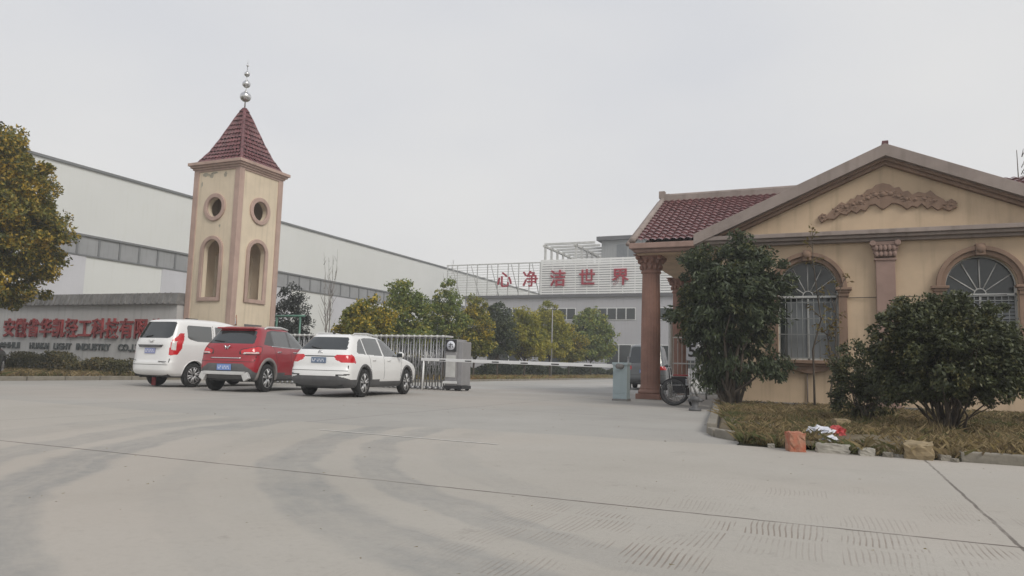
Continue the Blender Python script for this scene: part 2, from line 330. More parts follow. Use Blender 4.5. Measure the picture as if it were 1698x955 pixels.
    for ax, pos, w, k in joints:
        wob = op('MULTIPLY_ADD', noise(5, 3), 0.03, -0.015)
        q = rng(op('ABSOLUTE', op('SUBTRACT', op('ADD', X if ax == 'X' else Y, wob), pos)), w * 0.5, w * 1.3, k, 0)
        q = op('MULTIPLY', q, rng(noise(2.0, 4), 0.3, 0.55, 0.45, 1.0))
        c = mix(q, c, (0.07, 0.055, 0.045)); hgt = op('SUBTRACT', hgt, q)
    K(c, b.inputs['Base Color'])
    bp = N('ShaderNodeBump'); bp.inputs['Strength'].default_value = 0.25; bp.inputs['Distance'].default_value = 0.01; K(hgt, bp.inputs['Height']); K(bp.outputs[0], b.inputs['Normal'])
    M[name] = m
node_ground('road_concrete', (0.355, 0.33, 0.29), (0.42, 0.395, 0.355), rings=True, grooves=True, joints=(('Y', 4.37, 0.014, 0.8), ('X', 0.84, 0.012, 0.75), ('X', -9.2, 0.012, 0.5), ('X', -19.2, 0.012, 0.5)))
node_ground('apron_concrete', (0.31, 0.295, 0.27), (0.385, 0.37, 0.34), joints=(('Y', 12.6, 0.02, 0.45), ('Y', 17.0, 0.02, 0.35), ('X', -6.5, 0.02, 0.4), ('X', -11.5, 0.02, 0.4), ('X', -16.5, 0.02, 0.4)))
node_ground('yard_concrete', (0.34, 0.33, 0.31), (0.42, 0.41, 0.385), joints=(('Y', 30.0, 0.03, 0.4), ('Y', 40.0, 0.03, 0.4), ('X', -10.0, 0.03, 0.4)))

def sheet(name, mname, pts, z):
    b = MB(); b.add([(x, y, z) for x, y in pts], [tuple(range(len(pts)))]); return structure(b.build(name, mname))
sheet('ground', 'earth', [(-700, -500), (700, -500), (700, 900), (-700, 900)], -0.012)
sheet('courtyard', 'yard_concrete', [(-16.8, 20.9), (9, 20.9), (9, 75), (-16.8, 75)], 0.0)
sheet('pavement', 'apron_concrete', [(-22.0, 7.2), (-1.0, 7.2), (-1.0, 20.9), (-22.0, 20.9)], 0.0)
# road edge bulges out where it meets the apron
rd = [(-60, -14), (45, -14), (45, 8.42), (1.7, 8.42), (0.2, 8.50), (-0.6, 8.62)] + [(-0.6 - 0.35 * i, 8.62 - 0.02 * i + 0.05 * math.sin(i * 1.3)) for i in range(1, 12)] + [(-5.5, 7.9), (-9.6, 7.95), (-14, 8.2), (-22, 8.6), (-60, 9.2)]
sheet('road', 'road_concrete', rd, 0.005)

# planting beds: gently mounded earth, kerb stones along the edge
def bed(name, mname, poly, z=0.07, sub=0.35, bump=0.05):
    bm = bmesh.new(); vs = [bm.verts.new((x, y, 0)) for x, y in poly]; bm.faces.new(vs)
    bmesh.ops.triangulate(bm, faces=bm.faces)
    for _ in range(5):
        es = [e for e in bm.edges if e.calc_length() > sub]
        if not es: break
        bmesh.ops.subdivide_edges(bm, edges=es, cuts=1); bmesh.ops.triangulate(bm, faces=[f for f in bm.faces if len(f.verts) > 3])
    for v in bm.verts:
        v.co.z = z + bump * math.sin(v.co.x * 1.7 + 0.6) * math.cos(v.co.y * 1.3) * (0 if v.is_boundary else 1) + random.uniform(-0.012, 0.012)
        if v.is_boundary: v.co.z = z - 0.03
    me = bpy.data.meshes.new(name); bm.to_mesh(me); bm.free(); me.materials.append(M[mname]); me.polygons.foreach_set('use_smooth', [True] * len(me.polygons)); return structure(link(name, me))
BED_R = [(-2.72, 20.4), (-1.38, 10.0), (-1.22, 9.6), (-0.95, 9.28), (-0.6, 9.0), (-0.35, 8.82), (0.7, 8.62), (1.8, 8.66), (12, 8.9), (12, 18.25), (-2.3, 18.25), (-2.3, 20.4)]
bed('planting_bed', 'soil', BED_R, 0.07, 0.4)
BED_L = [(-22.12, 9.4), (-22.12, 20.2), (-45, 20.2), (-45, 9.4)]
bed('planting_bed', 'soil', BED_L, 0.10, 1.0, 0.04)
LAWN = [(-16.95, 24.6), (-16.95, 75), (-44.5, 75), (-44.5, 24.6)]
bed('lawn', 'lawn_ground', LAWN, 0.06, 3.0, 0.04)

def kerb_run(pts, stone=0.9, h=0.13, w=0.12, label='worn grey kerb stones edging the bed', mname='kerb_stone', gap=0.015, wob=0.0):
    """kerb stones along a polyline, one mesh"""
    b = MB()
    for (x0, y0), (x1, y1) in zip(pts[:-1], pts[1:]):
        l = math.hypot(x1 - x0, y1 - y0); n = max(1, round(l / stone)); a = math.atan2(y1 - y0, x1 - x0)
        for i in range(n):
            t = (i + .5) / n; cx = x0 + (x1 - x0) * t; cy = y0 + (y1 - y0) * t; hl = l / n / 2 - gap
            b.box(cx - hl, cx + hl, cy - w / 2, cy + w / 2, -0.02, h + random.uniform(-wob, wob), rot=a + random.uniform(-wob, wob) * 0.6)
    return structure(b.build('kerb', mname, bevel=0.015))
kerb_run([(-2.80, 20.4), (-1.48, 10.1)], 1.0, 0.13, 0.13, wob=0.01)
kerb_run([(-1.47, 10.05), (-1.33, 9.62), (-1.03, 9.24), (-0.62, 8.92), (-0.42, 8.80)], 0.5, 0.095, 0.12, wob=0.015)
kerb_run([(1.15, 8.56), (4.5, 8.62), (10, 8.75)], 0.62, 0.095, 0.13, wob=0.015)
kerb_run([(-22.06, 9.4), (-22.06, 20.1)], 1.2, 0.13, 0.12)
kerb_run([(-16.87, 24.6), (-16.87, 74)], 2.0, 0.10, 0.12)

# ------------------------------------------------------------------ roof tiles
def tile_slope(b, p0, p1, p2, p3, du=0.2, dv=0.28, amp=0.045, step=0.03, sub=6, mi=0):
    """barrel tiles on the slope p0->p1 (eave), p3->p2 (ridge)"""
    p0, p1, p2, p3 = map(Vector, (p0, p1, p2, p3)); nrm = (p1 - p0).cross(p3 - p0).normalized()
    if nrm.z < 0: nrm = -nrm
    wid = (p1 - p0).length; hl = ((p3 + p2) / 2 - (p0 + p1) / 2).length; nr = max(1, round(hl / dv)); nc = max(1, round(wid / du)) * sub
    vs = []; fs = []
    for r in range(nr):
        for e in (0, 1):
            v = (r + e) / nr
            a = p0.lerp(p3, v); c = p1.lerp(p2, v); wv = (c - a).length
            for i in range(nc + 1):
                t = i / nc; u = t * wid; ph = (u / du + (0.0 if r % 2 else 0.5) * 0) % 1.0
                hgt = amp * abs(math.sin(math.pi * ph)) ** 0.7 + (step if e == 0 else 0.0)
                vs.append(a.lerp(c, t) + nrm * hgt)
    W_ = nc + 1
    for r in range(nr):
        for i in range(nc): k = 2 * r * W_ + i; fs.append((k, k + 1, k + W_ + 1, k + W_))
        if r + 1 < nr:
            for i in range(nc): k = (2 * r + 1) * W_ + i; fs.append((k, k + 1, k + W_ + 1, k + W_))
        if r == 0:
            pass
    b.add(vs, fs, False, mi)

# ------------------------------------------------------------------ bell tower
TX0, TX1, TY0, TY1, TZ = -22.93, -20.62, 20.60, 22.90, 8.12
tw = thing('bell_tower', ((TX0 + TX1) / 2, (TY0 + TY1) / 2, 0), 'tall cream square gate tower with maroon tiled spire and silver ball finial', 'tower')
ox, oy = tw.location.x, tw.location.y; hw = (TX1 - TX0) / 2; T_ = 0.22
fz = [(-hw, 0.0), (hw, 0.0), (hw, TZ), (-hw, TZ)]
holes = [ring(0, 6.65, 0.40, 36), arch(0, 0.44, 3.12, 4.95, 18)]
door = [(-0.45, 0.0), (0.45, 0.0), (0.45, 2.12), (-0.45, 2.12)]
in_ = hw - T_
shape2d('wall', [fz] + holes, T_, 'cream_plaster', front(0, -hw + T_ / 2, 0), tw)
slit = [arch(0, 0.07, 3.3, 4.95, 8)]
shape2d('wall', [fz] + slit, T_, 'cream_plaster', front(0, hw - T_ / 2, 0), tw)
fzs = [(-in_, 0.0), (in_, 0.0), (in_, TZ), (-in_, TZ)]
for s in (1, -1):
    shape2d('wall', [fzs] + (holes if s > 0 else slit), T_, 'cream_plaster', right(s * (hw - T_ / 2), 0, 0), tw)
for z_ in (5.75, 2.9): b = MB(); b.box(-in_, in_, -in_, in_, z_, z_ + .1); b.build('floor_slab', 'tower_trim', tw)
for sx in (-1, 1):
    for sy in (-1, 1):
        b = MB(); x, y = sx * (hw - 0.085), sy * (hw - 0.085); b.box(x - 0.125, x + 0.125, y - 0.125, y + 0.125, 0.0, TZ); b.build('corner_pilaster', 'tower_trim', tw, 0.01)
for mk, dist in ((front, -hw - 0.02), (right, hw + 0.02)):
    pos = (0, dist, 0) if mk is front else (dist, 0, 0)
    shape2d('round_window_surround', [ring(0, 6.65, 0.53, 40), ring(0, 6.65, 0.395, 40)], 0.07, 'tower_trim', mk(*pos), tw, 0.012)
    shape2d('arch_window_surround', [arch(0, 0.56, 3.0, 4.95, 20), arch(0, 0.435, 3.125, 4.95, 20)], 0.07, 'tower_trim', mk(*pos), tw, 0.012)
pr = random.Random(12)
for cx_, cz_, rx_, rz_ in ((-.62, 7.98, .24, .09), (-.30, 7.93, .13, .13), (-.15, 8.03, .22, .05), (.42, 7.92, .09, .13), (-.78, 7.6, .05, .12), (.3, 5.9, .05, .09)):
    shape2d('paint_peel', [[(cx_ + rx_ * math.cos(a_ * .39) * pr.uniform(.6, 1.1), min(8.095, cz_ + rz_ * math.sin(a_ * .39) * pr.uniform(.5, 1.1))) for a_ in range(16)]], 0.004, 'peeled_plaster', front(0, -hw - 0.001, 0), tw)
b = MB(); b.box(hw - 0.03, hw + 0.012, -0.42, 0.5, 0, 2.16); b.build('door', 'office_dark', tw)
b = MB()
for k, (e_, z0, z1) in enumerate(((0.04, 8.10, 8.18), (0.09, 8.18, 8.26), (0.16, 8.26, 8.34), (0.23, 8.34, 8.46))):
    b.box(-hw - e_, hw + e_, -hw - e_, hw + e_, z0, z1)
b.build('cornice', 'tower_trim', tw, 0.012)
b = MB(); HR = hw - 0.07; zs_ = [(HR + 0.02, 8.46), (HR - 0.28, 8.98), (HR - 0.52, 9.55), (0.02, 11.0)]
def q4(r, s, t): return {0: (-1, -1), 1: (1, -1), 2: (1, 1), 3: (-1, 1)}[t % 4]
for side in range(4):
    a0, a1 = [(-1, -1), (1, -1), (1, 1), (-1, 1)][side], [(1, -1), (1, 1), (-1, 1), (-1, -1)][side]
    for (r0, z0), (r1, z1) in zip(zs_[:-1], zs_[1:]):
        tile_slope(b, (a0[0] * r0, a0[1] * r0, z0), (a1[0] * r0, a1[1] * r0, z0), (a1[0] * r1, a1[1] * r1, z1), (a0[0] * r1, a0[1] * r1, z1), 0.19, 0.23, 0.07, 0.055, 5)
rf = b.build('roof', 'tower_tile', tw)
for sx, sy in ((-1, -1), (1, -1), (1, 1), (-1, 1)):
    b = MB(); pts = []
    for (r0, z0), (r1, z1) in zip(zs_[:-1], zs_[1:]):
        n = 5
        for i in range(n): t = i / n; pts.append((sx * (r0 + (r1 - r0) * t), sy * (r0 + (r1 - r0) * t), z0 + (z1 - z0) * t + 0.03 + 0.02 * (i % 2)))
    pts.append((0, 0, 11.03)); b.tube(pts, [0.075] * (len(pts) - 1) + [0.03], 8); b.build('hip_ridge', 'tower_tile', rf)
fin = MB(); fin.tube([(0, 0, 10.95), (0, 0, 12.9)], [0.03, 0.012], 8); fin.tube([(0, 0, 12.9), (0, 0, 13.12)], [0.010, 0.003], 6); fin = fin.build('finial_rod', 'steel', tw)
for z, r in ((11.50, 0.225), (12.04, 0.165), (12.47, 0.115), (12.84, 0.05)):
    b = MB(); b.ball((0, 0, z), (r, r, r * 0.92), 20, 12); b.lathe([(r * .3, z + r * .85), (r * .35, z + r * .97), (r * .12, z + r * 1.12)], n=12); b.build('finial_ball', 'steel', fin)

# ------------------------------------------------------------------ long white factory on the left
fa = thing('factory_building', (-45, 60, 0), 'long white metal clad factory hall with grey window band, running back behind the tower', 'factory')
b = MB(); Y0f, Y1f = -40, 60
def wall_strip(z0, z1, mi, off=0.0): b.box(-40, off, Y0f, Y1f, z0, z1, mi)
b.box(-40, 0, Y0f, Y1f, 0, 7.3); b.box(-40, -0.25, Y0f, Y1f, 7.3, 8.65); b.box(-40, 0.0, Y0f, Y1f, 8.65, 13.05); b.build('wall', 'white_panel', fa)
b = MB(); b.box(-40.2, 0.12, Y0f - .1, Y1f + .1, 13.05, 13.22); b.build('roof_edge', 'band_dark', fa)
b = MB(); b.box(-0.24, 0.03, Y0f, Y1f, 7.34, 8.62)
b.build('window_band', 'band_grey', fa)
b = MB()
for i in range(int((Y1f - Y0f) / 1.55)):
    y = Y0f + i * 1.55 + 0.4; b.box(0.031, 0.09, y, y + 0.13, 7.4, 8.58)
b.box(0.02, 0.14, Y0f, Y1f, 8.58, 8.72); b.box(0.02, 0.10, Y0f, Y1f, 7.28, 7.38); b.build('band_mullion', 'band_dark', fa)
for i, y in enumerate(range(-30, 58, 10)):
    b = MB(); b.box(0.0, 0.06, y - 2.0, y + 2.0, 0.0, 7.27); b.build('lower_panel', 'pale_lilac', fa)

# ------------------------------------------------------------------ company sign wall
SY = 20.3
sw = thing('sign_wall', (-28.5, SY, 0), 'low grey company sign wall with red characters, left of the gate tower', 'sign')
b = MB(); b.box(-8.5, 5.45, 0.0, 0.35, 0, 2.86); b.build('wall', 'sign_plaster', sw)
b = MB(); b.add([(-8.7, -0.14, 2.86), (5.5, -0.14, 2.86), (5.5, -0.02, 3.30), (-8.7, -0.02, 3.36), (-8.7, 0.45, 2.86), (5.5, 0.45, 2.86), (5.5, 0.37, 3.30), (-8.7, 0.37, 3.36)], [(0, 1, 2, 3), (4, 7, 6, 5), (3, 2, 6, 7), (0, 3, 7, 4), (1, 5, 6, 2), (0, 4, 5, 1)])
for i in range(46): x = -8.6 + i * 0.305; b.box(x, x + 0.05, -0.15, -0.02, 2.88, 3.3, tilt=('X', -0.27))
b.build('coping', 'cap_grey', sw)
for i, ch in enumerate('安徽省华凯轻工科技有限公司'):
    text('character', ch, 0.84, 0.07, 'sign_red', front(-33.03 + i * 0.815 + 28.5, -0.05, 1.84), sw, 0.018, 0.92)
for wd, x0, x1 in (('ANHUI', -33.6, -32.2), ('HUAKAI', -31.55, -30.3), ('LIGHT', -30.0, -28.9), ('INDUSTRY', -28.6, -26.55), ('CO.,LTD', -26.1, -24.6)):
    o = text('lettering', wd, 0.36, 0.03, 'sign_dark', front(0, 0, 0), sw, 0.012)
    w_ = o.dimensions.x; k = (x1 - x0) / w_; o.data.transform(Matrix.Diagonal((k, 1, 1, 1))); o.location = ((x0 + x1) / 2 + 28.5, -0.03, 1.13)

# ------------------------------------------------------------------ office building with rooftop sign
BY = 76.0
of = thing('office_building', (-25, BY, 0), 'grey two storey office block across the back with dark windows and rooftop pergola', 'building')
ofx = -25.0
def bx(name, m_, x0, x1, y0, y1, z0, z1, par=of, bev=0): b_ = MB(); b_.box(x0 - ofx, x1 - ofx, y0 - BY, y1 - BY, z0, z1); return b_.build(name, m_, par, bev)
bx('wall', 'office_wall', -39.6, 6, BY, BY + 14, 0, 8.62)
bx('parapet', 'office_dark', -39.8, 6.2, BY - 0.25, BY + 14.2, 8.62, 8.95)
def win(x0, x1, z0, z1, n, par=of):
    f = bx('window', 'white_metal', x0, x1, BY - 0.05, BY + 0.05, z0, z1, par)
    b_ = MB()
    for i in range(n):
        a = x0 + (x1 - x0) * i / n + 0.07; c_ = x0 + (x1 - x0) * (i + 1) / n - 0.07; b_.box(a - ofx, c_ - ofx, -0.09, -0.04, z0 + 0.09, z1 - 0.09)
    b_.build('pane', 'dark_glass', f); return f
for x in (-36.5, -29.95, -23.2, -16.5, -10): win(x, x + 4.2, 6.1, 7.45, 4)
for x in (-36.5, -30, -22.2, -16.5, -10): win(x, x + 4.2, 1.0, 3.5, 3)
bx('rooftop_room', 'rooftop_grey', -23.8, -14, BY + 3, BY + 10, 8.62, 15.4)
bx('rooftop_room_eave', 'office_dark', -24.3, -13.6, BY + 2.6, BY + 10.4, 15.4, 15.85)
f = bx('window', 'pale_curtain', -22.0, -19.4, BY + 2.95, BY + 3.05, 12.6, 14.9)
bx('window_frame', 'rooftop_grey', -20.77, -20.63, BY + 2.9, BY + 2.96, 12.6, 14.9, f)
b = MB()
for i in range(7):
    y = 0.6 + i * 2.0
    b.box(-29.9 - ofx, -23.9 - ofx, y, y + 0.25, 14.75, 14.98)
    for x in (-29.9, -26.2): b.box(x - ofx, x + 0.22 - ofx, y, y + 0.22, 8.9, 14.75)
for x in (-29.95, -26.25): b.box(x - ofx, x + 0.25 - ofx, 0.3, 13.6, 14.52, 14.75)
b.box(-29.9 - ofx, -23.9 - ofx, 0.3, 0.5, 12.5, 12.75)
b.build('pergola', 'dull_white', of)
rs = thing('rooftop_sign', (-30, BY - 0.1, 8.95), 'white slatted rooftop billboard frame carrying five big red characters', 'sign')
b = MB()
for i in range(13):      # open lattice on the left half
    b.box(-12.1, -0.05, -0.03, 0.03, 0.1 + i * 0.295, 0.1 + i * 0.295 + 0.045)
for i in range(10): x = -12.1 + i * 1.33; b.box(x, x + 0.09, 0.03, 0.12, 0, 3.72)
b.box(-12.15, 0, -0.04, 0.04, 3.66, 3.78)
for i in range(5): x = -11.5 + i * 2.6; b.tube([(x, 0.1, 3.6), (x, 2.6, 0.0)], 0.05, 6)
b.build('lattice', 'dull_white', rs)
b = MB()
for i in range(15): b.box(0.0, 26, -0.05, 0.0, 0.05 + i * 0.265, 0.05 + i * 0.265 + (0.18 if i < 12 else 0.21))
for i in range(20): x = 0.05 + i * 1.35; b.box(x, x + 0.1, 0.0, 0.1, 0, 4.0)
b.build('slats', 'boom_white', rs)
b = MB(); b.box(0.1, 8.9, 0.12, 0.2, 0.0, 3.3); b.box(12.5, 26, 0.12, 0.2, 0, 3.3); b.box(8.9, 12.5, 0.12, 0.2, 1.9, 3.3); b.build('backing_board', 'office_wall', rs)
for ch, x in zip('心净洁世界', (-34.42, -31.2, -27.85, -24.45, -20.68)):
    text('character', ch, 1.95, 0.12, 'roof_red', front(x + 30, -0.16, 1.70), rs, 0.03, 1.0)
b = MB(); b.add([(-5.6, 7.10, .009), (-3.2, 6.97, .009), (-3.2, 7.01, .009), (-5.6, 7.14, .009)], [(0, 1, 2, 3)]); structure(b.build('road_marking', 'chalk'))

# ------------------------------------------------------------------ guardhouse
GX, GY = 1.25, 18.2
gh = thing('guardhouse', (GX, GY, 0), 'ochre gatehouse with pediment, arched windows and maroon tiled porch roof on columns', 'building')
WL, WR = -3.65, 3.65
SLOPE = 0.44
def rake(x): return 6.02 - SLOPE * abs(x + 0.04)
facade = [(WL, 0), (WR, 0), (WR, rake(WR) - 0.25), (-0.04, rake(-0.04) - 0.25), (WL, rake(WL) - 0.25)]
WINS = [(-1.715, 0.655), (1.735, 0.665)]
shape2d('wall', [facade] + [arch(c, w, 1.15, 2.82, 24) for c, w in WINS], 0.24, 'ochre_plaster', front(0, 0.12, 0), gh)
b = MB()
b.box(WL, WL + 0.24, 0.24, 9.8, 0, 4.2); b.box(WR - 0.24, WR, 0.24, 9.8, 0, 4.2); b.box(WL, WR, 9.6, 9.8, 0, 4.2)
b.build('wall', 'ochre_plaster', gh)
b = MB(); b.box(WL + 0.24, WR - 0.24, 3.2, 3.3, 0, 4.1); b.box(WL + 0.24, WR - 0.24, 0.25, 3.2, 0, 0.1); b.build('inner_wall', 'office_dark', gh)
b = MB(); b.box(WL - 0.03, WR + 0.03, -0.04, 0.0, 0.0, 0.16); b.build('plinth', 'cap_grey', gh)
# horizontal cornice and raking cornice
b = MB(); b.box(-4.05, 4.05, -0.34, 0.0, 4.0, 4.10); b.box(-3.98, 3.98, -0.26, 0.0, 3.93, 4.0); b.box(-3.9, 3.9, -0.14, 0.0, 3.86, 3.93); b.build('cornice', 'grey_coping', gh, 0.012)
def rake_band(name, m_, t0, t1, y0, y1, xe):
    xc = -0.04
    o_ = [(-xe, rake(-xe) - t0), (xc, rake(xc) - t0), (xe, rake(xe) - t0), (xe, rake(xe) - t1), (xc, rake(xc) - t1), (-xe, rake(-xe) - t1)]
    return shape2d(name, [o_], y1 - y0, m_, front(0, (y0 + y1) / 2, 0), gh, 0.006)
rake_band('raking_coping', 'grey_coping', -0.02, 0.245, -0.36, 0.06, 4.28)
rake_band('raking_moulding', 'brown_trim', 0.248, 0.31, -0.22, -0.003, 3.9)
rake_band('raking_moulding', 'brown_trim', 0.318, 0.39, -0.13, -0.003, 3.75)
b = MB(); b.box(-0.09, 0.04, -0.2, 0.1, 6.02, 6.16); b.build('ridge_block', 'tower_tile', gh, 0.01)
# pediment garland
uv = [(15, 268), (28, 258), (44, 266), (75, 240), (95, 224), (112, 232), (128, 214), (142, 218), (150, 203), (168, 207), (183, 188), (200, 186), (214, 174), (235, 170), (258, 176), (272, 188), (288, 186), (300, 202), (316, 200), (330, 214), (350, 206), (372, 212), (388, 204), (404, 220), (425, 232), (438, 246), (452, 234), (466, 244), (464, 260), (445, 268), (425, 258), (410, 264), (392, 250), (378, 258), (360, 240), (345, 252), (330, 246), (312, 256), (298, 244), (280, 236), (262, 234), (246, 246), (235, 252), (222, 244), (210, 234), (190, 236), (176, 254), (160, 248), (146, 260), (128, 250), (112, 264), (90, 258), (70, 276), (45, 274), (25, 285)]
orn = [(-0.23 + (1350 + u / 1.9885 - 1355) * 0.01224 - GX, 5.17 - (220 + v / 1.9885 - 307) * 0.0141) for u, v in uv]
og = shape2d('garland', [orn], 0.06, 'brown_trim', front(0, -0.03, 0), gh, 0.015)
b = MB(); rr = random.Random(3)
for u, v, k in ((30, 270, .07), (80, 250, .07), (110, 240, .08), (135, 232, .08), (160, 226, .09), (185, 215, .10), (210, 205, .11), (235, 205, .14), (260, 205, .11), (285, 215, .10), (310, 225, .09), (340, 228, .08), (370, 228, .08), (400, 236, .07), (430, 250, .06), (452, 252, .07)):
    x = -0.23 + (1350 + u / 1.9885 - 1355) * 0.01224 - GX; z = 5.17 - (220 + v / 1.9885 - 307) * 0.0141
    b.ball((x, -0.055, z), (k * .6, 0.06, k * 0.5), 9, 6)
    for q in range(9): b.ball((x + rr.uniform(-.11, .11), -0.05, z + rr.uniform(-.08, .08)), (k * rr.uniform(.2, .5), 0.045, k * rr.uniform(.15, .35)), 7, 5)
b.build('garland_relief', 'brown_trim', og)
# windows
for c, w in WINS:
    sur = shape2d('window_surround', [arch(c, w + 0.17, 1.15, 2.82, 24), arch(c, w, 1.149, 2.82, 24)], 0.09, 'brown_trim', front(0, -0.045, 0), gh, 0.01)
    shape2d('outer_moulding', [ring(c, 2.82, w + 0.175, 24, 0, 180) + ring(c, 2.82, w + 0.10, 24, 180, 0)], 0.06, 'brown_trim', front(0, -0.12, 0), sur, 0.012)
    b = MB()
    b.box(c - 0.09, c + 0.09, -0.19, 0.0, 2.82 + w - 0.02, 2.82 + w + 0.235); b.ball((c, -0.18, 2.82 + w + 0.12), (0.1, 0.07, 0.1), 10, 6)
    b.build('keystone', 'brown_trim', sur, 0.015)
    for s in (-1, 1):
        b = MB(); x = c + s * (w + 0.11)
        b.box(x - 0.13, x + 0.13, -0.16, 0, 2.70, 2.76); b.box(x - 0.17, x + 0.17, -0.20, 0, 2.76, 2.82); b.box(x - 0.11, x + 0.11, -0.13, 0, 2.62, 2.70)
        b.build('impost', 'brown_trim', sur, 0.012)
    b = MB(); b.box(c - w - 0.28, c + w + 0.28, -0.24, 0.02, 1.07, 1.15); b.box(c - w - 0.22, c + w + 0.22, -0.17, 0.0, 1.01, 1.07); b.build('sill', 'brown_trim', sur, 0.012)
    shape2d('sill_apron', [[(c - 0.5, 1.01), (c - 0.38, 0.93), (c - 0.22, 0.90), (c - 0.1, 0.865), (c, 0.85), (c + 0.1, 0.865), (c + 0.22, 0.90), (c + 0.38, 0.93), (c + 0.5, 1.01)]], 0.1, 'brown_trim', front(0, -0.05, 0), sur, 0.012)
    gl = shape2d('pane', [arch(c, w - 0.002, 1.152, 2.82, 24)], 0.02, 'dark_glass', front(0, 0.17, 0), gh)
    fr = MB()
    fr.box(c - w, c + w, 0.10, 0.16, 2.60, 2.66)
    for k in range(1, 6):
        a = math.pi * k / 6; r0, r1 = 0.10, w - 0.01
        fr.tube([(c + r0 * math.cos(a), 0.12, 2.66 + r0 * math.sin(a)), (c + r1 * math.cos(a), 0.12, 2.72 + r1 * 1.06 * math.sin(a))], 0.012, 6)
    fr.tube([(c + 0.11 * math.cos(math.pi * k / 8), 0.12, 2.66 + 0.11 * math.sin(math.pi * k / 8)) for k in range(9)], 0.012, 6)
    fr.tube([(c + (w - .015) * math.cos(math.pi * k / 20), 0.13, 2.82 + (w - .015) * math.sin(math.pi * k / 20)) for k in range(21)], 0.016, 6)
    for x in (c - w + 0.02, c + w - 0.02): fr.box(x - 0.02, x + 0.02, 0.1, 0.16, 1.15, 2.82)
    fr.box(c - 0.02, c + 0.02, 0.11, 0.16, 1.15, 2.6); fr.box(c - w, c + w, 0.11, 0.16, 1.15, 1.19)
    fr.build('window_frame', 'dull_white', gl)
    gr = MB()
    for i in range(11): x = c - w + 0.04 + i * (2 * w - 0.08) / 10; gr.tube([(x, 0.03, 1.17), (x, 0.03, 2.62)], 0.0075, 6)
    for z in (1.2, 1.75, 2.12, 2.5, 2.6): gr.box(c - w, c + w, 0.022, 0.038, z - 0.01, z + 0.01)
    gr.build('security_grille', 'grille_white', gh)
# curtain board seen through the first window, a lowered blind inside the second
cb = MB(); cb.box(-1.715 - 0.46, -1.715 + 0.64, 0.142, 0.158, 1.2, 2.5); cb.ball((-1.62, 0.15, 2.52), (0.36, 0.01, 0.16), 16, 8); cb.build('curtain', 'pale_curtain', gh)
cb = MB()
for i in range(12): cb.box(1.735 - 0.2, 1.735 + 0.62, 0.142, 0.158, 1.6 + i * 0.075, 1.6 + i * 0.075 + 0.05)
cb.build('blind', 'pale_curtain', gh)
# little side window behind the tree
sw_ = MB(); sw_.box(-3.08, -2.66, -0.05, -0.002, 2.85, 3.52); sw_ = sw_.build('small_window', 'white_metal', gh)
b = MB(); b.box(-3.03, -2.71, -0.06, -0.045, 2.9, 3.47); b.build('pane', 'cabinet_blue', sw_)
# pilaster on the facade
pl = MB(); pl.box(-0.28, 0.11, -0.12, 0, 0.0, 3.44); pl.box(-0.33, 0.16, -0.16, 0, 0, 0.2); pl = pl.build('pilaster', 'pink_trim', gh, 0.012)
b = MB(); b.box(-0.31, 0.14, -0.15, 0, 3.42, 3.47)
for i, e_ in enumerate((0.02, 0.04, 0.065, 0.085)): b.box(-0.28 - e_, 0.11 + e_, -0.12 - e_, 0, 3.5 + i * 0.085, 3.585 + i * 0.085)
for i in range(5):
    for k in range(2): b.ball((-0.26 + i * 0.09 - (0.01 * k), -0.17 - 0.03 * k, 3.56 + 0.13 * k), (0.05, 0.04, 0.07), 8, 5)
for s in (-1, 1): b.lathe([(0.065, -0.05), (0.065, 0.02)], (-0.085 + s * 0.25, -0.2, 3.80), 12, axis='Y')
b.build('capital', 'pink_trim', pl, 0.008)
b = MB(); b.tube([(WL + 0.1, -0.015, 2.60), (-2.6, -0.018, 2.585), (-0.9, -0.02, 2.59), (0.8, -0.135, 2.6), (2.2, -0.02, 2.62)], 0.008, 5); b.build('cable', 'seam', gh)
b = MB(); b.tube([(-1.75, -0.03, 0.16), (-1.75, -0.03, 0.9)], 0.014, 6); b.build('drain_pipe', 'grey_coping', gh)
# wing roof
b = MB()
for s in (-1, 1): tile_slope(b, (s * 4.2, 0.05, rake(4.2) - 0.04), (s * 4.2, 6.0, rake(4.2) - 0.04), (-0.04, 6.0, 6.0), (-0.04, 0.05, 6.0), 0.22, 0.3, 0.05, 0.03, 4)
b.build('roof', 'maroon_tile', gh)
# main roof with porch
RX0, RX1, RYE, RYR, ZE, ZR = -5.16 - GX, 5.4 - GX, 20.0 - GY, 24.0 - GY, 4.42, 6.5
b = MB()
tile_slope(b, (RX0 + .1, RYE, ZE), (RX1, RYE, ZE), (RX1, RYR, ZR), (RX0 + .1, RYR, ZR), 0.2, 0.29, 0.055, 0.04, 6)
tile_slope(b, (RX1, 2 * RYR - RYE, ZE), (RX0 + .1, 2 * RYR - RYE, ZE), (RX0 + .1, RYR, ZR), (RX1, RYR, ZR), 0.22, 0.3, 0.05, 0.03, 4)
mr = b.build('roof', 'maroon_tile', gh)
b = MB(); b.box(RX0 - 0.05, RX1, RYE - 0.05, 2 * RYR - RYE + 0.05, ZE - 0.18, ZE - 0.02); b.box(RX0 + 0.05, RX1, RYE + 0.06, 2 * RYR - RYE - 0.06, ZE - 0.27, ZE - 0.18); b.build('eave_fascia', 'pink_trim', gh, 0.02)
b = MB(); b.add([(RX0 + .3, RYE + .3, ZE - 0.02), (RX0 + .3, 2 * RYR - RYE - .3, ZE - 0.02), (RX0 + .3, RYR, ZR - 0.12), (RX0 + .45, RYE + .3, ZE - 0.02), (RX0 + .45, 2 * RYR - RYE - .3, ZE - 0.02), (RX0 + .45, RYR, ZR - 0.12)], [(0, 1, 2), (3, 5, 4), (0, 2, 5, 3), (1, 4, 5, 2)]); b.build('gable_wall', 'ochre_plaster', gh)
b = MB()
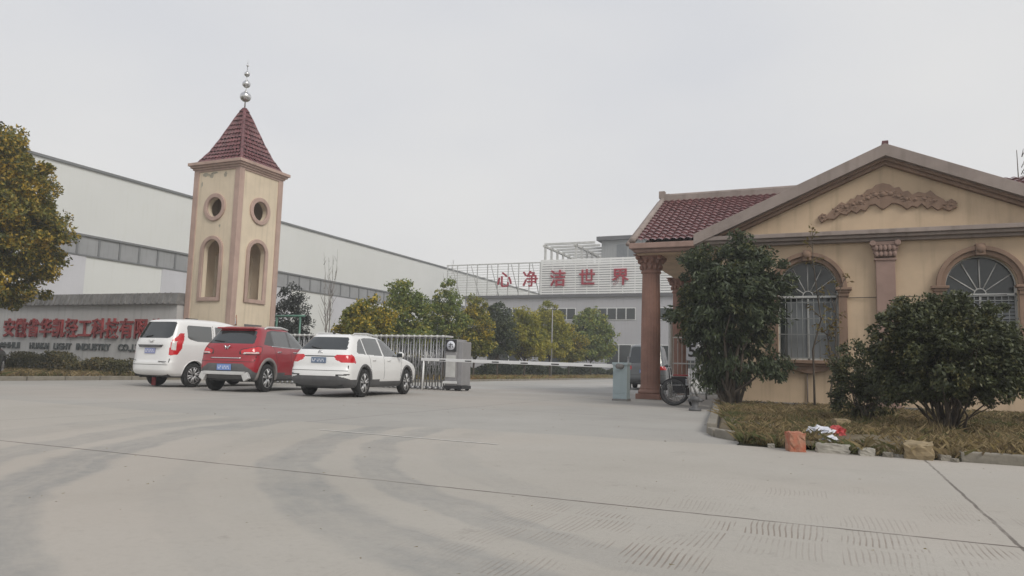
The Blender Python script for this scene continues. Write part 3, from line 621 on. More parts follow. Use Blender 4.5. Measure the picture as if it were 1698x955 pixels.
for y0, y1 in ((RYE - 0.04, RYR), (2 * RYR - RYE + .04, RYR)):
    pts = [(RX0 + 0.06, y0 + (y1 - y0) * t, ZE + (ZR - ZE) * t + 0.05) for t in (0, .25, .5, .75, 1)]; b.tube(pts, 0.095, 8)
    b.tube([(RX0 - 0.08, p[1], p[2] - 0.1) for p in pts], 0.07, 6)
b.build('verge_tiles', 'grey_coping', mr)
b = MB(); b.box(RX0 + 0.0, 0.5, RYR - 0.11, RYR + 0.11, ZR - 0.02, ZR + 0.14); b.tube([(RX0 + .2, RYR, ZR + 0.16), (0.5, RYR, ZR + 0.16)], 0.09, 8); b.box(RX0 - 0.06, RX0 + 0.14, RYR - 0.1, RYR + 0.1, ZR + 0.1, ZR + 0.34); b.box(RX0 + .14, RX0 + 0.3, RYR - 0.08, RYR + 0.08, ZR + 0.1, ZR + 0.24); b.build('ridge_tiles', 'grey_coping', mr, 0.01)
b = MB(); b.box(RX0 + 0.1, WL, RYE + 0.3, 2 * RYR - RYE - 0.3, ZE - 0.31, ZE - 0.272); b.build('porch_ceiling', 'ochre_plaster', gh)
def column(x, y, par):
    n = 96; prof = []
    vs = []; fs = []; zz = [(0.32, 0.30), (0.36, 0.285), (0.44, 0.272), (2.0, 0.268), (3.62, 0.245)]
    for z, r in zz:
        for k in range(n):
            a = 2 * math.pi * k / n; f_ = 0.018 * (abs(math.sin(a * 10)) ** 0.6 - 0.6) if 0.4 < z < 3.7 else 0
            vs.append((x + (r + f_) * math.cos(a), y + (r + f_) * math.sin(a), z))
    for i in range(len(zz) - 1):
        for k in range(n): fs.append((i * n + k, i * n + (k + 1) % n, (i + 1) * n + (k + 1) % n, (i + 1) * n + k))
    b_ = MB(); b_.add(vs, fs, True); c_ = b_.build('column', 'column_red', par)
    b_ = MB(); b_.box(x - .35, x + .35, y - .35, y + .35, 0, 0.15); b_.lathe([(0.34, 0.15), (0.36, 0.2), (0.33, 0.25), (0.30, 0.28), (0.31, 0.32)], (x, y, 0), 28); b_.build('column_base', 'column_red', c_, 0.01)
    b_ = MB(); b_.lathe([(0.25, 3.6), (0.29, 3.63), (0.29, 3.67), (0.26, 3.7), (0.28, 3.85), (0.32, 4.0), (0.40, 4.12), (0.42, 4.15)], (x, y, 0), 28)
    for k in range(12):
        a = 2 * math.pi * k / 12
        for zq, rq, sq in ((3.80, .285, 1), (3.98, .335, 1.1)): b_.ball((x + rq * math.cos(a + zq), y + rq * math.sin(a + zq), zq), (0.055 * sq, 0.055 * sq, 0.085), 8, 5)
    for sx in (-1, 1):
        for sy in (-1, 1): b_.ball((x + sx * .31, y + sy * .31, 4.07), 0.085, 9, 6)
    b_.box(x - .43, x + .43, y - .43, y + .43, 4.13, ZE - 0.312 + 0.04); b_.build('column_capital', 'column_red', c_)
    return c_
column(-4.76 - GX, 20.82 - GY, gh); column(-4.95 - GX, 26.3 - GY, gh)

# ------------------------------------------------------------------ retractable gate
GZ = 1.70
gt = thing('retractable_gate', (-10.9, 20.8, 0), 'stainless steel folding accordion gate with an emblem box at its right end', 'gate')
NF = 42; PITCH = 0.215
def gate_frame_bm():
    b_ = MB()
    for y in (-0.27, 0.27):
        b_.tube([(0, y, 0.10), (0, y, GZ - 0.06)], 0.021, 8); b_.tube([(0.09, y, 0.22), (0.09, y, GZ - 0.16)], 0.013, 6)
        b_.lathe([(0.055, -0.02), (0.055, 0.02)], (0, y, 0.055), 10, axis='Y')
        for z0, z1 in ((0.35, 0.95), (0.95, 0.35), (0.8, 1.4), (1.4, 0.8)): b_.tube([(0.0, y * 0.9, z0), (-PITCH, y * 0.9, z1)], 0.011, 5)
    b_.tube([(0, -0.27, GZ - 0.06), (0, -0.24, GZ), (0, 0.24, GZ), (0, 0.27, GZ - 0.06)], 0.028, 8)
    for z in (0.3, 1.0, 1.45): b_.tube([(0, -0.27, z), (0, 0.27, z)], 0.012, 5)
    b_.tube([(0, -0.2, GZ + 0.015), (-PITCH * .5, -0.2, GZ - 0.05), (-PITCH, -0.2, GZ + 0.015)], 0.02, 5)
    return b_
f0 = gate_frame_bm().build('gate_frame', 'stainless', gt); f0.location = (-0.55, 0, 0)
def cap_bm():
    b_ = MB(); b_.box(-0.10, 0.10, -0.25, 0.25, GZ + .0, GZ + 0.055); b_.ball((0, -0.27, GZ + 0.02), (0.06, 0.05, 0.05), 8, 5); return b_
c0 = cap_bm().build('top_cap', 'dull_white', f0)
for i in range(1, NF):
    o = f0.copy(); COL.objects.link(o); o.parent = gt; o.location = (-0.55 - PITCH * i, 0, 0)
    c_ = c0.copy(); COL.objects.link(c_); c_.parent = o
hd = MB(); hd.box(-0.40, 0.02, -0.34, 0.34, 0.16, 1.63); hd = hd.build('head_cabinet', 'cabinet_grey', gt, 0.03)
b = MB(); b.box(0.02, 0.20, -0.30, 0.30, 0.17, 1.56); b.build('head_shroud', 'cabinet_grey', hd, 0.02)
b = MB(); b.box(-0.38, 0.0, -0.375, -0.341, 1.24, 1.62); eb = b.build('emblem_box', 'black_plastic', hd, 0.01)
b = MB(); b.lathe([(0.145, -0.006), (0.145, 0.006)], (-0.19, -0.379, 1.43), 24, axis='Y'); em = b.build('emblem', 'plate_white', eb)
b = MB()
for x0, z0, x1, z1 in ((-.27, 1.47, -.11, 1.47), (-.19, 1.52, -.21, 1.34), (-.15, 1.44, -.10, 1.36), (-.26, 1.39, -.21, 1.42)): b.tube([(x0, -0.388, z0), (x1, -0.388, z1)], 0.011, 5)
b.build('emblem_strokes', 'black_plastic', em)
b = MB(); b.box(-0.36, -0.02, -0.352, -0.342, 0.42, 1.12); b.build('front_panel', 'dull_white', hd, 0.004)
b = MB(); b.box(-0.44, 0.06, -0.38, -0.342, 0.22, 0.30); b.build('bumper_rail', 'white_metal', hd, 0.01)
b = MB(); b.box(-0.42, 0.22, -0.32, 0.32, 0.06, 0.16)
for x in (-0.3, 0.1):
    for y in (-0.28, 0.28): b.lathe([(0.075, -0.025), (0.075, 0.025)], (x, y, 0.075), 12, axis='Y')
b.build('wheel_base', 'black_plastic', hd)

# ------------------------------------------------------------------ boom barrier
br = thing('boom_barrier', (-5.06, 18.78, 0), 'lowered white boom barrier with pale blue grey cabinet at its right end', 'barrier')
b = MB(); b.box(-0.19, 0.19, -0.17, 0.17, 0.05, 0.97); cb = b.build('cabinet', 'cabinet_blue', br, 0.012)
b = MB(); b.box(-0.21, 0.21, -0.19, 0.19, 0.93, 1.0); b.build('cabinet_lid', 'cabinet_blue', cb, 0.012)
b = MB(); b.box(-0.205, 0.205, -0.185, 0.185, 0, 0.05); b.build('cabinet_plinth', 'cap_grey', cb)
b = MB(); b.box(-0.13, 0.13, -0.176, -0.171, 0.2, 0.85); b.build('cabinet_door', 'cabinet_blue', cb, 0.003)
dxy = Vector((-12.22 + 5.06, 20.62 - 18.78, 0)); aw = math.atan2(dxy.y, dxy.x); la = dxy.length
arm = MB(); arm.box(0.0, la, -0.235 - 0.02, -0.235 + 0.02, -0.048, 0.048); arm = arm.build('boom_arm', 'boom_white', br, 0.006); arm.location = (0, 0, 0.90); arm.rotation_euler = (0, -R(0.55), aw)
arm.location = Vector((math.sin(aw) * -0.0, -0.0, 0.90)) + Vector((0, -0.42, 0))
for i in range(6): x = 0.9 + i * 1.08; b = MB(); b.box(x, x + 0.26, -0.2145, -0.211, -0.025, 0.008); b.build('reflector', 'seam', arm)
b = MB(); b.tube([(0.02, -0.05, 0), (0.02, -0.3, 0)], 0.07, 12); b.build('hub', 'cap_grey', arm)
sp_ = MB(); sp_.tube([(la - 0.12, -0.235, -0.05), (la - 0.10, -0.235, -0.97)], 0.03, 8); sp_.build('tip_post', 'boom_white', arm)
# ------------------------------------------------------------------ pedestrian gate beside the porch column
pg = thing('pedestrian_gate', (-3.6, 22.6, 0), 'white pipe pedestrian gate standing under the porch roof, with a number panel', 'gate')
b = MB(); b.tube([(-0.95, 0, 0), (-0.95, 0, 2.3)], 0.07, 10); b.tube([(0.95, 0, 0), (0.95, 0, 2.3)], 0.07, 10); b.build('gate_post', 'dull_white', pg)
b = MB()
for z in (0.15, 1.05, 1.85): b.tube([(-0.95, 0, z), (0.95, 0, z)], 0.022, 6)
for i in range(14): x = -0.85 + i * 0.13; b.tube([(x, 0, 0.15), (x, 0, 1.85)], 0.011, 5)
b.build('gate_leaf', 'dull_white', pg)
b = MB(); b.box(-0.45, -0.12, -0.05, -0.03, 1.15, 1.75); nb = b.build('number_panel', 'plate_white', pg)
text('number', '5', 0.5, 0.01, 'seam', front(-0.28, -0.058, 1.42), nb, 0.012)
rl = thing('low_railing', (-2.3, 22.2, 0), 'low grey steel railing between the porch and the garden bed', 'railing')
b = MB(); b.tube([(-1.1, 0, 0.62), (0.0, 0, 0.62)], 0.02, 6); b.tube([(-1.1, 0, 0.18), (0, 0, 0.18)], 0.02, 6); b.build('rail', 'dull_white', rl)
for x in (-1.1, -0.75, -0.4, -0.05): b = MB(); b.tube([(x, 0, 0), (x, 0, 0.68)], 0.028, 8); b.build('post', 'stainless', rl)
po = MB(); po.tube([(0, 0, 0), (0, 0, 1.15)], 0.022, 8); po.tube([(0, 0, 1.15), (0, 0, 1.19)], 0.03, 8); po = po.build('steel_post', 'stainless'); po.location = (-5.32, 20.45, 0)
tag(po, 'thin grey steel post between the barrier cabinet and the porch column', 'post')

# ------------------------------------------------------------------ wheelchair
wc = thing('wheelchair', (-3.46, 17.72, 0), 'folded out wheelchair with red armrests parked by the porch column', 'wheelchair', R(6))
for s in (-1, 1):
    y = s * 0.29; b = MB()
    b.tube([(0.315 * math.cos(2 * math.pi * k / 36), y, 0.325 + 0.312 * math.sin(2 * math.pi * k / 36)) for k in range(37)], 0.014, 8, cap=False); wh = b.build('drive_wheel', 'tyre', wc)
    b = MB(); b.tube([(0.285 * math.cos(2 * math.pi * k / 32), y, 0.325 + 0.285 * math.sin(2 * math.pi * k / 32)) for k in range(33)], 0.012, 6, cap=False)
    b.tube([(0.255 * math.cos(2 * math.pi * k / 32), y + s * 0.05, 0.325 + 0.255 * math.sin(2 * math.pi * k / 32)) for k in range(33)], 0.009, 6, cap=False)
    b.tube([(0, y - 0.04, 0.325), (0, y + 0.04, 0.325)], 0.035, 10)
    for k in range(20): a = 2 * math.pi * k / 20; b.tube([(0.03 * math.cos(a), y, 0.325 + 0.03 * math.sin(a)), (0.28 * math.cos(a + .12), y, 0.325 + 0.28 * math.sin(a + .12))], 0.003, 4)
    b.build('wheel_rim', 'cladding', wh)
    b = MB(); b.lathe([(0.07, -0.02), (0.095, -0.012), (0.095, 0.012), (0.07, 0.02)], (0.44, s * 0.25, 0.098), 18, axis='Y'); cs = b.build('caster', 'tyre', wc)
    b = MB(); b.tube([(0.44, s * 0.25 + 0.03, 0.098), (0.42, s * 0.25 + 0.03, 0.22), (0.40, s * 0.24, 0.24), (0.40, s * 0.24, 0.32)], 0.012, 6); b.lathe([(0.035, -0.025), (0.035, 0.025)], (0.44, s * 0.25, 0.098), 10, axis='Y'); b.build('caster_fork', 'steel', cs)
    b = MB(); b.tube([(-0.02, s * 0.03 + y * 0, 0.66), (0.30, s * 0.03, 0.66)], 0.001, 4)
    b = MB(); b.box(-0.02, 0.30, s * 0.245 - 0.03, s * 0.245 + 0.03, 0.70, 0.735); b.build('armrest', 'seat_red', wc, 0.01)
    b = MB(); b.tube([(-0.22, s * 0.23, 0.93), (-0.13, s * 0.23, 0.92)], 0.018, 8); b.build('push_handle', 'black_plastic', wc)
    b = MB(); b.box(0.52, 0.68, s * 0.13 - 0.07, s * 0.13 + 0.07, 0.13, 0.145); b.build('footrest', 'black_plastic', wc)
b = MB()
for s in (-1, 1):
    y = s * 0.235
    b.tube([(-0.14, y, 0.92), (-0.10, y, 0.9), (-0.05, y, 0.5), (0, y, 0.2)], 0.012, 6); b.tube([(-0.05, y, 0.48), (0.40, y, 0.5), (0.44, y, 0.46), (0.56, s * 0.15, 0.14)], 0.012, 6)
    b.tube([(-0.07, y, 0.70), (0.28, y, 0.70), (0.34, y, 0.64), (0.36, y, 0.5), (0.38, y, 0.24), (0.0, y, 0.2)], 0.012, 6)
b.tube([(-0.03, -0.23, 0.24), (0.36, 0.23, 0.46)], 0.011, 6); b.tube([(-0.03, 0.23, 0.24), (0.36, -0.23, 0.46)], 0.011, 6); b.tube([(0, -0.29, 0.325), (0, 0.29, 0.325)], 0.012, 6)
b.build('frame', 'steel', wc)
for s in (-1, 1): b = MB(); b.box(-0.04, 0.27, s * .235 - .006, s * .235 + .006, 0.3, 0.68); b.build('side_panel', 'seat_black', wc)
b = MB(); b.box(-0.05, 0.40, -0.225, 0.225, 0.475, 0.505); b.build('seat', 'seat_black', wc, 0.012)
b = MB(); b.box(-0.115, -0.085, -0.225, 0.225, 0.5, 0.88, tilt=('Y', -0.09)); b.build('backrest', 'seat_black', wc, 0.01)
b = MB(); b.box(0.18, 0.32, -0.14, 0.12, 0.5, 0.62); b = b.build('white_box', 'plate_white', None, 0.02); b.location = (-3.46, 17.72, 0.008); tag(b, 'small white package lying on the wheelchair seat', 'package')

# ------------------------------------------------------------------ small things on the bed edge
def stone(name, m_, x, y, sx, sy, sz, rz, label, cat, seed, z=0.0, tilt=0.0):
    rr_ = random.Random(seed); bm = bmesh.new(); bmesh.ops.create_cube(bm, size=1.0); bmesh.ops.subdivide_edges(bm, edges=bm.edges, cuts=4, use_grid_fill=True)
    for v in bm.verts:
        d = v.co.copy(); k = 1 - 0.16 * max(0, d.length - 0.6)
        v.co = Vector((d.x * sx * k, d.y * sy * k, d.z * sz * k)) + Vector([rr_.uniform(-1, 1) * 0.018 * min(1, s_ * 3) for s_ in (sx, sy, sz)])
    me = bpy.data.meshes.new(name); bm.to_mesh(me); bm.free(); me.materials.append(M[m_]); o_ = link(name, me); o_.location = (x, y, z + sz / 2 - 0.01); o_.rotation_euler = (tilt, 0, rz)
    return tag(o_, label, cat)
stone('stone_block', 'red_stone', -0.36, 8.42, 0.165, 0.18, 0.215, 0.35, 'red painted squared stone block with pale top on the kerb corner', 'stone', 1)
stone('kerb_piece', 'pale_stone', 0.0, 8.50, 0.32, 0.12, 0.11, 0.06, 'loose pale concrete kerb piece beside the red painted block', 'kerb stone', 2)
stone('stone', 'pale_stone', 0.32, 8.46, 0.15, 0.11, 0.09, 0.2, 'small whitish stone lying flat between kerb piece and yellowish rock', 'stone', 3)
stone('rock', 'tan_stone', 0.80, 8.48, 0.25, 0.2, 0.18, -0.15, 'rough yellowish brown rock at the bed edge below the round bush', 'rock', 4, tilt=0.15)
stone('stone', 'tan_stone', 0.11, 11.1, 0.20, 0.18, 0.16, 0.5, 'tan stone lying among dry grass behind the litter', 'stone', 5, z=0.07)
stone('stone', 'pale_stone', -1.55, 13.0, 0.3, 0.16, 0.06, 0.3, 'flat white slab fragment near the left bush trunk', 'stone', 6, z=0.08)
rg = random.Random(5)
for k, (x, y) in enumerate(((0.52, 8.45), (0.62, 8.52), (1.02, 8.5), (-0.62, 8.62), (1.1, 8.4))):
    stone('rubble_stone', 'pale_stone' if k % 2 else 'kerb_stone', x, y, rg.uniform(.06, .1), rg.uniform(.06, .1), rg.uniform(.04, .07), rg.uniform(0, 3), ['grey pebble between the flat white stone and the yellowish rock', 'pale pebble touching the left side of the yellowish rock', 'grey pebble just right of the yellowish rock', 'pale pebble on the road left of the red painted block', 'lone grey pebble on the road right of the yellowish rock'][k], 'pebble', 20 + k)
def crumple(name, m_, x, y, z, r, seed, label):
    rr_ = random.Random(seed); bm = bmesh.new(); bmesh.ops.create_icosphere(bm, subdivisions=3, radius=1)
    for v in bm.verts: k = 0.62 + 0.55 * rr_.random(); v.co = Vector((v.co.x * r[0] * k, v.co.y * r[1] * k, max(-0.3, v.co.z) * r[2] * k))
    me = bpy.data.meshes.new(name); bm.to_mesh(me); bm.free(); me.materials.append(M[m_]); o_ = link(name, me); o_.location = (x, y, z); return tag(o_, label, 'litter')
crumple('plastic_bag', 'bag_white', -0.13, 9.55, 0.12, (0.17, 0.14, 0.10), 3, 'crumpled white plastic bag on the dry grass behind the kerb')
crumple('plastic_bag', 'bag_white', -0.04, 9.05, 0.10, (0.11, 0.09, 0.05), 4, 'smaller flat white plastic scrap in front of the crumpled bag')
crumple('snack_wrapper', 'bag_red', 0.06, 9.7, 0.13, (0.10, 0.09, 0.09), 5, 'crumpled red wrapper lying right of the white plastic bag')
vb = thing('valve_box', (-2.62, 15.6, 0), 'small dark grey pump stub by the bed kerb beside the left bush', 'valve')
b = MB(); b.lathe([(0.13, 0.0), (0.13, 0.05), (0.07, 0.06), (0.07, 0.2), (0.1, 0.22), (0.1, 0.28), (0.05, 0.3)], n=14); b.build('body', 'cladding', vb)
b = MB(); b.tube([(-0.15, 0, 0.22), (0.15, 0, 0.22)], 0.035, 8); b.build('flange_pipe', 'cladding', vb)
# green pipe frame behind the tower, warning board, pole among the trees
gp = thing('pipe_frame', (-20.9, 24.2, 0), 'green painted pipe frame standing right behind the gate tower', 'frame')
b = MB(); b.tube([(-0.95, 0, 2.68), (0.78, 0, 2.68)], 0.05, 8); b.build('crossbar', 'green_pipe', gp)
for x in (-0.7, 0.55): b = MB(); b.tube([(x, 0, 0), (x, 0, 2.68)], 0.04, 8); b.build('post', 'green_pipe', gp)
wb = thing('warning_board', (-19.1, 19.4, 0), 'small red and white triangular board on a post between red car and tower', 'sign')
b = MB(); b.tube([(0, 0, 0), (0, 0, 2.0)], 0.025, 8); b.build('post', 'dull_white', wb)
tri = [(-0.17, 1.98), (0.17, 1.98), (0.0, 2.36)]; tin = [(-0.09, 2.03), (0.09, 2.03), (0.0, 2.24)]
pb = shape2d('panel', [tri], 0.02, 'red_stone', front(0, -0.03, 0) , wb); shape2d('panel_face', [tin], 0.012, 'plate_white', front(0, -0.046, 0), pb); wb.rotation_euler.z = R(-35)
fp = thing('white_pole', (-18.0, 48.0, 0), 'slim white pole standing among the courtyard trees', 'pole')
b = MB(); b.tube([(0, 0, 0.0), (0, 0, 4.9)], [0.05, 0.035], 8); b.build('shaft', 'cabinet_grey', fp)
b = MB(); b.lathe([(0.16, 0.0), (0.16, 0.05), (0.09, 0.08), (0.09, 0.2)], n=12); b.build('base', 'dull_white', fp)

# ------------------------------------------------------------------ cars
def pch(T):
    """smooth monotone interpolation through a list of (z, value)"""
    zs = np.array([a for a, _ in T], float); ys = np.array([c for _, c in T], float); h = np.diff(zs); d = np.diff(ys) / h; m = np.zeros(len(zs)); m[0] = d[0]; m[-1] = d[-1]
    for i in range(1, len(zs) - 1):
        if d[i - 1] * d[i] > 0: w1 = 2 * h[i] + h[i - 1]; w2 = h[i] + 2 * h[i - 1]; m[i] = (w1 + w2) / (w1 / d[i - 1] + w2 / d[i])
    def f(z):
        z = np.clip(z, zs[0], zs[-1]); i = np.clip(np.searchsorted(zs, z, 'right') - 1, 0, len(zs) - 2); t = (z - zs[i]) / h[i]
        return (1 + 2 * t) * (1 - t) ** 2 * ys[i] + t * (1 - t) ** 2 * h[i] * m[i] + t * t * (3 - 2 * t) * ys[i + 1] + t * t * (t - 1) * h[i] * m[i + 1]
    return f
def inside(poly, x, y):
    c = np.zeros(x.shape, bool); j = len(poly) - 1
    for i in range(len(poly)):
        (xi, yi), (xj, yj) = poly[i], poly[j]
        if yi != yj: c ^= ((yi > y) != (yj > y)) & (x < (xj - xi) * (y - yi) / (yj - yi) + xi)
        j = i
    return c
class Car:
    """body as a stack of horizontal slices; every quad of the skin is given to a part by its place on the skin"""
    def __init__(s, P):
        s.P = P; fr, ff, fw = pch(P['rear']), pch(P['front']), pch(P['width']); z0, z1 = P['rear'][0][0], P['rear'][-1][0]
        zs = np.concatenate([np.arange(z0, z1 - 0.1, 0.0125), z1 - 0.1 * np.linspace(1, 0, 26) ** 1.7]); s.zs = zs
        nr, nc, nf = 44, 200, 30; s.half = []; th = np.linspace(0, np.pi / 2, 200); n = P.get('n', 4.2)
        k = 2 / n; g = np.c_[1 - np.cos(th) ** k, np.sin(th) ** k]
        rows = []; srow = []
        for z in zs:
            xr, xf, w = float(fr(z)), float(ff(z)), float(fw(z)); ln = xf - xr; ar = min(P.get('ar', 0.42), ln * 0.45); af = min(P.get('af', 0.8), ln * 0.45)
            def quarter(a, cnt):
                p = np.c_[g[:, 0] * a, g[:, 1] * w]; L_ = np.concatenate([[0], np.cumsum(np.hypot(*np.diff(p, axis=0).T))]); q = np.linspace(0, L_[-1], cnt); return np.c_[np.interp(q, L_, p[:, 0]), np.interp(q, L_, p[:, 1])]
            a = quarter(ar, nr); c = quarter(af, nf)
            xsid = np.linspace(xr + ar, xf - af, nc + 2)[1:-1]
            half = np.concatenate([np.c_[xr + a[:, 0], a[:, 1]], np.c_[xsid, np.full(nc, w)], np.c_[xf - c[::-1, 0], c[::-1, 1]]])
            rows.append(half); srow.append(np.concatenate([[0], np.cumsum(np.hypot(*np.diff(half, axis=0).T))]))
        H_ = np.array(rows); S_ = np.array(srow); s.H_ = H_; s.nr = nr; nh = H_.shape[1]
        full = np.concatenate([H_, (H_[:, ::-1] * [1, -1])[:, 1:-1]], axis=1); nf_ = full.shape[1]
        V = np.concatenate([full, np.repeat(zs[:, None, None], nf_, 1)], axis=2); SS = np.concatenate([S_, -S_[:, ::-1][:, 1:-1]], axis=1)
        s.V = V; nz = len(zs); jj = np.arange(nf_); jn = (jj + 1) % nf_
        i0 = np.arange(nz - 1)[:, None] * nf_
        s.F = np.stack([i0 + jj, i0 + jn, i0 + nf_ + jn, i0 + nf_ + jj], axis=-1).reshape(-1, 4)
        c = (V[:-1, jj] + V[:-1, jn] + V[1:, jj] + V[1:, jn]) / 4; s.C = c.reshape(-1, 3)
        sg = np.where(s.C[:, 1] >= 0, 1.0, -1.0); ab = np.abs(SS); s.Sc = ((ab[:-1, jj] + ab[:-1, jn] + ab[1:, jj] + ab[1:, jn]) / 4).reshape(-1) * sg
        isr = np.zeros(nf_, bool); isr[:nr] = True; isr[-(nr - 1):] = True; s.rear = np.tile(isr, nz - 1)
        s.vflat = V.reshape(-1, 3); s.topring = [int(q) for q in range((nz - 1) * nf_, nz * nf_)]; s.botring = [int(q) for q in range(nf_)]
        s.own = np.full(len(s.F), -1); s.seam = np.zeros(len(s.F), bool); s.parts = []
    def ysurf(s, x, z):
        k = min(len(s.zs) - 1, int(np.searchsorted(s.zs, z))); h = s.H_[k]; m = len(h) // 2; o = np.argsort(h[:, 0], kind='stable'); return float(np.interp(x, h[o, 0], h[o, 1]))
    def cut(s, x, z, r):
        s.own[(np.hypot(s.C[:, 0] - x, s.C[:, 2] - z) < r) & (np.abs(s.C[:, 1]) > 0.45)] = -2
    def region(s, name, m_, poly, view='side', side=0, over=False):
        x = s.C[:, 0] if view == 'side' else (s.Sc if side == 0 else np.abs(s.Sc)); msk = inside(poly, x, s.C[:, 2])
        if view == 'side': msk &= np.abs(s.C[:, 1]) > 0.28
        else: msk &= s.C[:, 0] < s.P['L'] * 0.4
        if side: msk &= (s.C[:, 1] * side > 0)
        if not over: msk &= s.own == -1
        else: msk &= s.own != -2
        k = len(s.parts); s.own[msk] = k; s.parts.append((name, m_))
    def line(s, pts, w=0.012, view='side'):
        x = s.C[:, 0] if view == 'side' else np.abs(s.Sc); z = s.C[:, 2]; d = np.full(len(x), 9.0)
        for (x0, z0), (x1, z1) in zip(pts[:-1], pts[1:]):
            t = np.clip(((x - x0) * (x1 - x0) + (z - z0) * (z1 - z0)) / ((x1 - x0) ** 2 + (z1 - z0) ** 2), 0, 1); d = np.minimum(d, np.hypot(x - x0 - t * (x1 - x0), z - z0 - t * (z1 - z0)))
        m = d < w / 2
        if view == 'side': m &= (np.abs(s.C[:, 1]) > 0.4) & (s.C[:, 0] > 0.25)
        else: m &= s.rear
        s.seam |= m
    def sub(s, name, faces, m_, parent, extra=None, seam=None, sm=True):
        ids, inv = np.unique(faces, return_inverse=True); me = bpy.data.meshes.new(name); fl = inv.reshape(-1, 4).tolist()
        if extra: rm = {int(a): i for i, a in enumerate(ids)}; fl += [[rm[q] for q in e if q in rm] for e in extra]
        me.from_pydata(s.vflat[ids].tolist(), [], fl); me.materials.append(M[m_]); me.materials.append(M['seam'])
        mi = np.zeros(len(fl), np.int32)
        if seam is not None: mi[:len(seam)] = seam
        me.polygons.foreach_set('material_index', mi); me.polygons.foreach_set('use_smooth', [sm] * len(fl))
        return link(name, me, parent)
    def build(s, parent, paint):
        s.objs = {}
        m = s.own == -1; body = s.sub('body', s.F[m], paint, parent, [s.topring], s.seam[m].astype(np.int32)); s.body = body
        for k, (nm, m_) in enumerate(s.parts):
            q = s.own == k
            for qq in ((q & (s.C[:, 1] > 0), q & (s.C[:, 1] < 0)) if nm in ('side_window', 'window_trim', 'sill_cladding') else (q,)):
                if qq.any(): s.objs.setdefault(nm, []).append(s.sub(nm, s.F[qq], m_, parent if nm in TOP_PARTS else body))
        return body
TOP_PARTS = ('rear_window', 'side_window', 'windscreen', 'tail_light', 'bumper', 'tail_light_clear')
def wheel(par, x, y, r, w, spokes=5, side=1):
    b_ = MB(); prof = [(r * 0.66, -w / 2 + .01), (r * 0.9, -w / 2), (r * 0.985, -w / 2 + .03), (r, -w / 4), (r, w / 4), (r * 0.985, w / 2 - .03), (r * 0.9, w / 2), (r * 0.66, w / 2 - .01)]
    b_.lathe(prof, (0, 0, 0), 40, axis='Y')
    t = b_.build('wheel', 'tyre', par); t.location = (x, y, r)
    o = side * (w / 2 - 0.012); b_ = MB()
    b_.lathe([(r * 0.70, o - .03 * side), (r * 0.70, o), (r * 0.655, o + .008 * side), (r * 0.62, o - .02 * side)], (0, 0, 0), 40, axis='Y')
    b_.lathe([(0.0, o), (r * 0.16, o), (r * 0.17, o - .02 * side)], (0, 0, 0), 20, axis='Y')
    for k in range(spokes):
        a = 2 * math.pi * k / spokes + 0.3
        for da in (-0.13, 0.13):
            p0 = (r * 0.12 * math.cos(a + da), o - 0.004 * side, r * 0.12 * math.sin(a + da)); p1 = (r * 0.64 * math.cos(a + da * 1.5), o - 0.004 * side, r * 0.64 * math.sin(a + da * 1.5))
            b_.tube([p0, p1], [r * 0.075, r * 0.062], 6)
    b_.build('rim', 'alloy', t)
    b_ = MB(); b_.lathe([(0, o - .06 * side), (r * .64, o - .06 * side), (r * .64, o - .065 * side)], (0, 0, 0), 24, axis='Y'); b_.build('brake_disc', 'black_plastic', t)
    return t
def arch_trim(c, par, x, z, r0, r1, m_, out=0.018, zmin=0.2, a0=-28, a1=208):
    for s in (-1, 1):
        b_ = MB(); vs = []; n = 44
        for i in range(n + 1):
            a = R(a0 + (a1 - a0) * i / n)
            for rr_, oo in ((r0, 0.0), (r0 + 0.01, out), (r1 - 0.012, out), (r1, -0.004)):
                px, pz = x + rr_ * math.cos(a), max(zmin, z + rr_ * math.sin(a)); vs.append((px, s * (c.ysurf(px, pz) + oo), pz))
            px, pz = x + r0 * math.cos(a), max(zmin, z + r0 * math.sin(a)); vs.append((px, s * (c.ysurf(px, pz) - 0.1), pz))
        fs = []
        for i in range(n):
            for k in range(3): fs.append((i * 5 + k, i * 5 + k + 1, i * 5 + 5 + k + 1, i * 5 + 5 + k))
            fs.append((i * 5, i * 5 + 5, i * 5 + 9, i * 5 + 4))
        b_.add(vs, fs, True); b_.build('wheel_arch', m_, par)
def car_base(c, par, r, xw, tw, track, z0):
    """underbody, arch liners and four wheels"""
    L_ = c.P['L']; b_ = MB(); b_.box(0.18, L_ - 0.25, -0.48, 0.48, z0 + 0.0, z0 + 0.25); b_.box(0.12, xw[0] - r * 1.25, -0.7, 0.7, z0 + 0.02, z0 + 0.2); b_.box(xw[0] + r * 1.25, xw[1] - r * 1.25, -0.78, 0.78, z0 + .02, z0 + 0.2)
    for x in xw: b_.box(x - r * 1.35, x + r * 1.35, -0.52, 0.52, z0 + .1, r * 2.25)
    b_.tube([(0.1, 0.45, z0 + 0.02), (0.6, 0.45, z0 + .04)], 0.03, 8)
    b_.build('underbody', 'asphalt_black', par)
    for x in xw:
        for s in (-1, 1): wheel(par, x, s * (track / 2), r, tw, c.P.get('spokes', 5), s)
def rear_x(c, s_, z):
    k = min(len(c.zs) - 1, int(np.searchsorted(c.zs, z))); h = c.H_[k]; return float(np.interp(abs(s_), h[:c.nr, 1], h[:c.nr, 0]))
